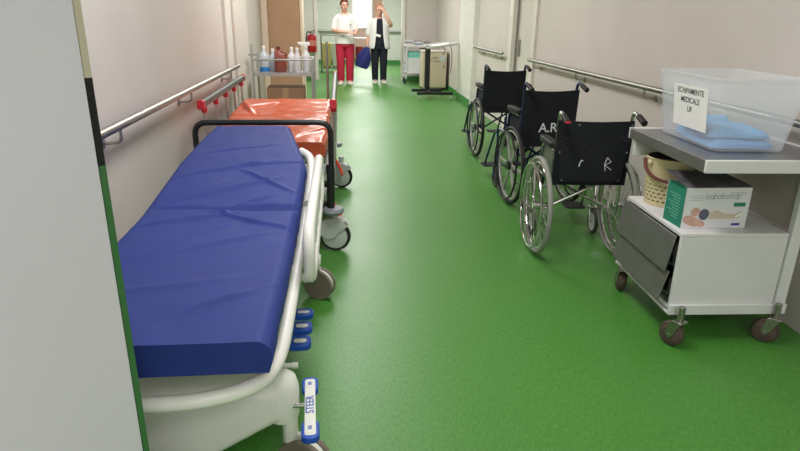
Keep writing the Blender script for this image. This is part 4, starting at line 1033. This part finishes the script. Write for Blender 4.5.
def black_stand():
    t = thing('overbed_stand', 'black H-base stand on casters with a tilted white tray by the right wall', 'stand', (1.62, 10.85, 0))
    G().box2((1.51, 10.84, 0.16), (1.60, 10.92, 0.88)).build('column', BLACKM, t, bevel=0.005)
    g = G().box2((1.30, 11.03, 0.09), (1.86, 11.09, 0.14)).box2((1.34, 10.55, 0.09), (1.98, 10.61, 0.14)).box2((1.53, 10.58, 0.10), (1.60, 11.06, 0.15)).box2((1.50, 10.83, 0.14), (1.61, 10.93, 0.17))
    g.build('base', BLACKM, t, bevel=0.006)
    for x, y in ((1.33, 11.06), (1.83, 11.06), (1.38, 10.58), (1.95, 10.58)):
        c = G().torus((x, y, 0.036), 0.025, 0.011, 'X', 18, 8).build('caster', GREYP, t)
        G().cyl((x - 0.016, y, 0.036), (x + 0.016, y, 0.036), 0.012).box2((x - 0.016, y - 0.012, 0.062), (x + 0.016, y + 0.012, 0.09)).build('fork', GREYP, c)
    # tilted tray with raised lip
    M = Matrix.Translation((1.78, 10.86, 0.93)) @ Matrix.Rotation(-0.14, 4, 'Y') @ Matrix.Rotation(0.10, 4, 'X')
    tr = G().prism(rrect(0.56, 0.38, 0.03, 4), -0.012, 0.004, 'Z', M).build('tray', mat('pale_grey_tray', (206, 204, 196), 0.5, var=0.06), t, bevel=0.004)
    G().tube([M @ Vector((u, v, 0.012)) for u, v in rrect(0.56, 0.38, 0.03, 4)], 0.010, 8, True).build('tray_rim', GREYP, tr)
    G().box((1.56, 10.88, 0.895), (0.12, 0.12, 0.03)).build('tray_mount', BLACKM, t)
    # hand set hanging on a cord under the tray
    G().tube(catmull([(1.78, 10.76, 0.92), (1.84, 10.73, 0.84), (1.80, 10.73, 0.76)], 6), 0.006, 6).build('cord', BLACKR, t)
    G().box((1.80, 10.73, 0.70), (0.10, 0.05, 0.12), 0.2).build('hand_set', GREYP, t, bevel=0.012)
    G().tube(catmull([(1.93, 10.76, 0.96), (1.97, 10.74, 0.75), (1.955, 10.74, 0.45)], 6), 0.008, 6).build('hanging_strap', TAUPE, t)
black_stand()
o = G()
for (u, v, w, d, z, a) in ((0, 0, 0.30, 0.22, 0, 0.2),):
    M = Matrix.Translation((1.78, 10.86, 0.93)) @ Matrix.Rotation(-0.14, 4, 'Y') @ Matrix.Rotation(0.10, 4, 'X') @ Matrix.Rotation(a, 4, 'Z')
    o.prism([(-w / 2, -d / 2), (w / 2, -d / 2), (w / 2, d / 2), (-w / 2, d / 2)], 0.005, 0.009, 'Z', M)
tag(o.build('paper_sheet', PAPER, None, loc=(1.78, 10.86, 0.935)), 'white paper lying on the tilted tray of the black stand', 'paper')
# table in the bright room
def white_table():
    t = thing('white_table', 'small white table in the bright room beyond the two people', 'table', (0.58, 19.9, 0))
    G().box2((0.1, 19.6, 0.70), (0.98, 20.2, 0.73)).build('tabletop', WHITEM, t, bevel=0.004)
    for x in (0.13, 0.92):
        for y in (19.63, 20.14): G().box2((x, y, 0), (x + 0.035, y + 0.035, 0.70)).build('leg', WHITEM, t)
white_table()
rd = mat('dark_red_plastic', (150, 50, 48), 0.5)
t = thing('red_bin', 'dark red bin under the white table in the bright room', 'bin', (0.62, 19.85, 0))
G().lathe([(0.10, 0), (0.105, 0.01), (0.13, 0.42), (0.135, 0.43), (0.12, 0.43), (0.10, 0.03)], (0.62, 19.85, 0), 'Z', 20).build('bin_body', rd, t)
G().lathe([(0.138, 0.425), (0.138, 0.45), (0.11, 0.45)], (0.62, 19.85, 0), 'Z', 20, False).build('rim', rd, t)
o = G().lathe([(0.055, 0.0), (0.055, -0.02), (0.045, -0.035), (0.01, -0.04)], (0.02, YB - 0.001, 1.62), 'Y', 20).build('wall_dispenser', WHITEP, None, loc=(0.02, YB, 1.62))
tag(o, 'small round white wall fitting left of the bright doorway', 'fitting')

# ------------------------------------------------------------------ people
def ering(c, rx, ry, n=18, yaw=0):
    return [(c[0] + rx * math.cos(2 * PI * k / n) * math.cos(yaw) - ry * math.sin(2 * PI * k / n) * math.sin(yaw), c[1] + rx * math.cos(2 * PI * k / n) * math.sin(yaw) + ry * math.sin(2 * PI * k / n) * math.cos(yaw), c[2]) for k in range(n)]
def limb(g, pts, rs, n=14):
    P = catmull(pts, 4); m = len(P); R = []
    for i in range(m):
        t = i / (m - 1) * (len(rs) - 1); k = min(int(t), len(rs) - 2); R.append(lerp(rs[k], rs[k + 1], t - k))
    g.tube(P, R, n)
    g.ell(P[0], (R[0],) * 3, 10, 6); g.ell(P[-1], (R[-1],) * 3, 10, 6)
def hand(g, wrist, d, palm_n, s=1.0, curl=0.5, spread=0.13, mirror=1):
    # palm plus four fingers and a thumb, closing towards palm_n
    d = Vector(d).normalized(); pn = Vector(palm_n); pn = (pn - d * pn.dot(d)).normalized(); side = d.cross(pn) * mirror
    w = Vector(wrist); q = w + d * 0.045 * s
    M = Matrix((side, pn, d)).transposed()
    g.ell(q, (0.040 * s, 0.016 * s, 0.052 * s), 12, 8, M)
    for i, (off, ln) in enumerate(((-0.030, 0.066), (-0.010, 0.076), (0.010, 0.072), (0.029, 0.058))):
        b = w + d * 0.082 * s + side * off * s; a = off * 4 * spread * 3
        v = (d + side * a).normalized(); p = [b - d * 0.02 * s]; cur = b; ang = 0
        for k in range(3):
            p.append(cur.copy()); ang += curl * (0.6 + 0.25 * k); vv = v * math.cos(ang) + pn * math.sin(ang); cur = cur + vv * ln * s * (0.42, 0.33, 0.25)[k]
        p.append(cur); g.tube(p, [0.0095 * s, 0.0095 * s, 0.009 * s, 0.0085 * s, 0.007 * s], 8); g.ell(cur, (0.007 * s,) * 3, 8, 6)
    b = w + d * 0.025 * s - side * 0.030 * s
    p = [b + side * 0.012 * s, b - side * 0.018 * s + d * 0.022 * s + pn * 0.010 * s, b - side * 0.026 * s + d * 0.048 * s + pn * 0.024 * s, b - side * 0.022 * s + d * 0.070 * s + pn * 0.034 * s]
    g.tube(p, [0.012 * s, 0.0115 * s, 0.010 * s, 0.008 * s], 8); g.ell(p[-1], (0.008 * s,) * 3, 8, 6)
def head(g, c, s=1.0, yaw=0.0, tilt=0.0):
    M = Matrix.Rotation(yaw, 3, 'Z') @ Matrix.Rotation(tilt, 3, 'X'); c = Vector(c)
    T = lambda p: c + M @ (Vector(p) * s)
    g.ell(T((0, 0.012, 0.025)), (0.074 * s, 0.092 * s, 0.088 * s), 20, 14, M)
    g.ell(T((0, -0.018, -0.045)), (0.056 * s, 0.066 * s, 0.066 * s), 18, 12, M)
    g.ell(T((0, -0.052, -0.085)), (0.026 * s, 0.024 * s, 0.020 * s), 12, 8, M)      # chin
    g.ell(T((0, -0.092, -0.018)), (0.013 * s, 0.018 * s, 0.024 * s), 10, 8, M)     # nose
    g.ell(T((0, -0.080, 0.022)), (0.045 * s, 0.014 * s, 0.010 * s), 12, 6, M)      # brow
    for sx in (-1, 1):
        g.ell(T((sx * 0.076, 0.012, -0.008)), (0.012 * s, 0.020 * s, 0.030 * s), 10, 8, M)
        g.ell(T((sx * 0.036, -0.062, -0.028)), (0.022 * s, 0.018 * s, 0.020 * s), 10, 8, M)
    return T, M
SKIN = mat('skin', (214, 164, 142), 0.5, var=0.04, scale=20)
def face_parts(t, body, T, M, s):
    for sx in (-1, 1):
        G().ell(T((sx * 0.031, -0.0735, 0.0)), (0.0125 * s, 0.010 * s, 0.0065 * s), 10, 8, M).build('eye', mat('eye_white', (206, 200, 194), 0.3, var=0), body)
        G().ell(T((sx * 0.031, -0.0815, 0.0)), (0.0060 * s, 0.003 * s, 0.0060 * s), 8, 6, M).build('iris', mat('iris_brown', (52, 36, 28), 0.3, var=0), body)
        G().ell(T((sx * 0.031, -0.084, 0.019)), (0.018 * s, 0.006 * s, 0.0035 * s), 8, 6, M).build('eyebrow', mat('brow_hair', (96, 62, 44), 0.8, var=0), body)
    G().ell(T((0, -0.083, -0.056)), (0.022 * s, 0.008 * s, 0.007 * s), 10, 6, M).build('lips', mat('lip', (178, 96, 92), 0.45, var=0), body)

def person_red():
    X0, Y0 = 0.105, 13.1
    t = thing('person', 'person in white short sleeved tunic and red trousers, hands together at the waist', 'person', (X0, Y0, 0), 'people standing at the far end')
    V = lambda x, y, z: (X0 + x, Y0 + y, z)
    g = G()
    T, M = head(g, V(0.0, -0.025, 1.585), 1.06, 0.12)
    limb(g, [V(0, 0.02, 1.36), V(0, 0.01, 1.46), V(0, 0.0, 1.58)], [0.075, 0.058, 0.055])
    g.loft([ering(V(0, 0.01, z), rx, ry) for z, rx, ry in ((0.82, 0.165, 0.115), (0.92, 0.175, 0.125), (1.05, 0.15, 0.11), (1.2, 0.16, 0.115), (1.33, 0.17, 0.105), (1.40, 0.12, 0.085), (1.44, 0.07, 0.06))])
    # legs
    for s in (-1, 1):
        limb(g, [V(s * 0.09, 0.01, 0.88), V(s * 0.095, -0.01, 0.5), V(s * 0.085, 0.02, 0.09)], [0.092, 0.058, 0.042])
        limb(g, [V(s * 0.085, 0.03, 0.06), V(s * 0.10, -0.13, 0.045)], [0.036, 0.03])
    # arms: viewer's left then right, hands meet in front to the right
    limb(g, [V(-0.18, 0.01, 1.335), V(-0.25, 0.0, 1.12), V(-0.12, -0.17, 1.08), V(0.06, -0.22, 1.07)], [0.045, 0.043, 0.038, 0.028])
    hand(g, V(0.055, -0.22, 1.07), (0.95, -0.3, -0.08), (0.2, 0.6, -0.75), 0.95, 0.35, mirror=-1)
    limb(g, [V(0.18, 0.01, 1.335), V(0.245, 0.0, 1.13), V(0.22, -0.14, 1.06), V(0.20, -0.25, 1.02)], [0.045, 0.043, 0.038, 0.028])
    hand(g, V(0.20, -0.25, 1.02), (-0.35, -0.75, 0.35), (-0.5, 0.4, -0.5), 0.95, 0.5)
    body = g.build('body', SKIN, t, remesh=0.0075)
    face_parts(t, body, T, M, 1.06)
    # hair: short, full on top
    h = G(); c = T((0, 0.028, 0.045))
    h.ell(c, (0.091, 0.099, 0.087), 18, 12).ell(T((0, -0.045, 0.092)), (0.066, 0.042, 0.032), 14, 8).ell(T((0.0, 0.075, -0.005)), (0.072, 0.045, 0.075), 14, 8)
    for s in (-1, 1): h.ell(T((s * 0.074, 0.03, 0.02)), (0.018, 0.045, 0.05), 10, 8)
    h.build('hair', mat('auburn_hair', (104, 52, 38), 0.6, var=0.2, scale=60), t, remesh=0.008)
    # trousers
    g = G()
    g.loft([ering(V(0, 0.01, z), rx, ry) for z, rx, ry in ((0.76, 0.175, 0.13), (0.84, 0.185, 0.135), (0.97, 0.17, 0.125))])
    for s in (-1, 1):
        limb(g, [V(s * 0.092, 0.01, 0.84), V(s * 0.098, -0.005, 0.48), V(s * 0.095, 0.015, 0.10)], [0.112, 0.088, 0.080], 16)
    g.build('trousers', mat('crimson_cotton', (186, 36, 66), 0.8, var=0.06), t, remesh=0.010)
    # tunic with sleeves
    g = G()
    g.loft([ering(V(0, 0.01, z), rx, ry, 22) for z, rx, ry in ((0.83, 0.215, 0.155), (0.95, 0.205, 0.150), (1.08, 0.186, 0.140), (1.22, 0.178, 0.135), (1.33, 0.178, 0.120), (1.40, 0.14, 0.10))] + [[(p[0], p[1], p[2] + 0.55 * (p[1] - Y0)) for p in ering(V(0, 0.01, 1.425), 0.095, 0.085, 22)]])
    for s in (-1, 1): limb(g, [V(s * 0.135, 0.01, 1.375), V(s * 0.205, 0.008, 1.28), V(s * 0.240, 0.0, 1.13)], [0.050, 0.058, 0.062])
    tu = g.build('tunic', mat('white_cotton', (230, 228, 226), 0.8, var=0.03), t, remesh=0.010)
    v = G().prism([(-0.05, 0.09), (0.0, -0.02), (0.05, 0.09), (0.04, 0.10), (0, 0.015), (-0.04, 0.10)], 0, 0.006, 'Z', frame_of(V(0.0, -0.118, 1.345), (1, 0, 0), (0, 0.35, 1)))
    v.build('collar', mat('white_cotton', (230, 228, 226)), tu, bevel=0.002)
    G().box(V(-0.05, -0.146, 0.99), (0.07, 0.006, 0.012)).build('pocket_pen', INK, tu)
    G().box(V(0.12, -0.128, 1.22), (0.035, 0.008, 0.02)).build('name_badge', mat('badge_grey', (110, 110, 130), 0.5), tu)
    for s in (-1, 1):
        r = []
        for (y, z0, z1, w) in ((0.075, 0.02, 0.07, 0.03), (0.05, 0.004, 0.095, 0.042), (-0.02, 0.0, 0.085, 0.044), (-0.10, 0.0, 0.06, 0.05), (-0.16, 0.0, 0.045, 0.045), (-0.19, 0.006, 0.03, 0.025)):
            r.append([V(s * (0.088 - y * 0.12) + u, y, v) for u, v in rrect(w * 2, z1 - z0, min(w, (z1 - z0) / 2) * 0.8, 4, 0, (z0 + z1) / 2)])
        G().loft(r).build('shoe', mat('white_shoe', (226, 220, 212), 0.5), t, angle=60)
person_red()

def person_coat():
    X0, Y0 = 0.845, 13.34
    t = thing('person', 'person in open white coat over dark clothes with one hand raised to the forehead', 'person', (X0, Y0, 0), 'people standing at the far end')
    V = lambda x, y, z: (X0 + x, Y0 + y, z)
    g = G()
    hc = V(0.0, -0.035, 1.508)
    T, M = head(g, hc, 1.05, 0.0, 0.10)
    limb(g, [V(0, 0.02, 1.28), V(0, 0.01, 1.38), V(0, 0.0, 1.50)], [0.072, 0.056, 0.052])
    g.loft([ering(V(0, 0.01, z), rx, ry) for z, rx, ry in ((0.78, 0.16, 0.115), (0.87, 0.17, 0.122), (1.0, 0.145, 0.108), (1.13, 0.155, 0.112), (1.26, 0.165, 0.10), (1.33, 0.115, 0.08), (1.37, 0.065, 0.06))])
    for s in (-1, 1):
        limb(g, [V(s * 0.085, 0.01, 0.83), V(s * 0.092, -0.01, 0.47), V(s * 0.085, 0.02, 0.09)], [0.088, 0.055, 0.04])
        limb(g, [V(s * 0.085, 0.03, 0.06), V(s * 0.095, -0.12, 0.045)], [0.034, 0.028])
    limb(g, [V(-0.175, 0.01, 1.255), V(-0.235, 0.015, 1.05), V(-0.25, -0.02, 0.92), V(-0.255, -0.06, 0.80)], [0.042, 0.041, 0.036, 0.026])
    hand(g, V(-0.255, -0.06, 0.80), (-0.08, -0.2, -1), (1, -0.2, 0), 0.92, 0.75)
    limb(g, [V(0.175, 0.0, 1.26), V(0.225, -0.16, 1.21), V(0.17, -0.225, 1.33), V(0.09, -0.20, 1.485)], [0.042, 0.043, 0.037, 0.026])
    hand(g, V(0.09, -0.20, 1.485), (-0.62, 0.10, 0.72), (-0.3, 0.9, -0.1), 0.92, 0.12, 0.05)
    body = g.build('body', SKIN, t, remesh=0.0075)
    face_parts(t, body, T, M, 1.05)
    h = G()
    h.ell(T((0, 0.028, 0.045)), (0.089, 0.094, 0.086), 18, 12).ell(T((0, 0.07, -0.01)), (0.072, 0.045, 0.07), 14, 8)
    h.build('hair', mat('light_brown_hair', (178, 128, 96), 0.6, var=0.15, scale=60), t, remesh=0.008)
    navy = mat('dark_navy_cotton', (26, 28, 42), 0.85, var=0.08)
    g = G().loft([ering(V(0, 0.0, z), rx, ry) for z, rx, ry in ((0.80, 0.178, 0.132), (0.95, 0.165, 0.128), (1.1, 0.165, 0.128), (1.25, 0.165, 0.115), (1.32, 0.12, 0.085), (1.345, 0.08, 0.07))])
    top = g.build('top', navy, t, remesh=0.010)
    g = G().loft([ering(V(0, 0.01, z), rx, ry) for z, rx, ry in ((0.72, 0.168, 0.125), (0.80, 0.178, 0.13), (0.90, 0.165, 0.12))])
    for s in (-1, 1): limb(g, [V(s * 0.088, 0.01, 0.79), V(s * 0.093, -0.005, 0.46), V(s * 0.09, 0.015, 0.09)], [0.105, 0.080, 0.070], 16)
    g.build('trousers', navy, t, remesh=0.010)
    # open coat: shell with a gap at the front
    g = G(); prof = ((0.72, 0.235, 0.185, 0.55), (0.85, 0.225, 0.175, 0.50), (1.0, 0.205, 0.160, 0.42), (1.15, 0.200, 0.155, 0.40), (1.26, 0.195, 0.135, 0.40), (1.325, 0.15, 0.105, 0.45), (1.355, 0.095, 0.085, 0.55))
    n = 26
    for (z, rx, ry, gap) in prof:
        for k in range(n + 1):
            a = -PI / 2 + gap + (2 * PI - 2 * gap + 0.12) * k / n - 0.06
            g.v.append(Vector(V(rx * math.cos(a), 0.01 + ry * math.sin(a), z)))
    for i in range(len(prof) - 1):
        for k in range(n): g.f.append((i * (n + 1) + k, i * (n + 1) + k + 1, (i + 1) * (n + 1) + k + 1, (i + 1) * (n + 1) + k))
    wc = mat('white_cotton', (230, 228, 226))
    coat = g.build('coat', wc, t, solid=0.014, sub=1)
    g = G(); limb(g, [V(-0.165, 0.01, 1.30), V(-0.215, 0.012, 1.20), V(-0.240, 0.014, 1.03)], [0.050, 0.058, 0.062])
    g.build('sleeve', wc, coat, remesh=0.010)
    g = G(); limb(g, [V(0.165, 0.01, 1.30), V(0.205, -0.07, 1.265), V(0.222, -0.13, 1.225)], [0.052, 0.062, 0.064])
    g.build('sleeve', wc, coat, remesh=0.010)
    G().box(V(-0.03, -0.150, 1.0), (0.10, 0.02, 0.05), 0, Matrix.Rotation(0.3, 3, 'Y')).build('badge', PAPER, top, bevel=0.004)
    for s in (-1, 1):
        r = []
        for (y, z0, z1, w) in ((0.075, 0.02, 0.07, 0.028), (0.05, 0.004, 0.095, 0.04), (-0.02, 0.0, 0.085, 0.042), (-0.10, 0.0, 0.06, 0.048), (-0.155, 0.0, 0.045, 0.042), (-0.18, 0.006, 0.03, 0.024)):
            r.append([V(s * (0.085 - y * 0.12) + u, y, v) for u, v in rrect(w * 2, z1 - z0, min(w, (z1 - z0) / 2) * 0.8, 4, 0, (z0 + z1) / 2)])
        G().loft(r).build('shoe', mat('white_shoe', (226, 220, 212)), t, angle=60)
person_coat()
# navy jacket hanging from the lowered hand
def jacket():
    c = Vector((0.535, 13.16, 0.735))
    g = G(); rings = []
    u = Vector((-0.30, 0, -0.95)).normalized(); w = Vector((0.95, 0, -0.30))
    for k in range(13):
        s = k / 12; p = c + Vector((0.045, 0.03, 0.03)) + u * (0.45 * s); hw = lerp(0.045, 0.155, min(1, s * 2.2)) if s < 0.85 else lerp(0.155, 0.12, (s - 0.85) / 0.15); hd = 0.035 + 0.02 * math.sin(PI * s)
        rings.append([p + w * (hw * math.cos(a)) + Vector((0, 1, 0)) * (hd * math.sin(a) * (1 + 0.35 * math.sin(5 * a + s * 3))) for a in [2 * PI * q / 24 for q in range(24)]])
    g.loft(rings)
    o = g.build('folded_jacket', mat('royal_navy_fabric', (34, 42, 112), 0.7, var=0.1), None, loc=tuple(c), angle=70)
    tag(o, 'navy blue folded jacket hanging from the hand of the person in the coat', 'jacket')
jacket()
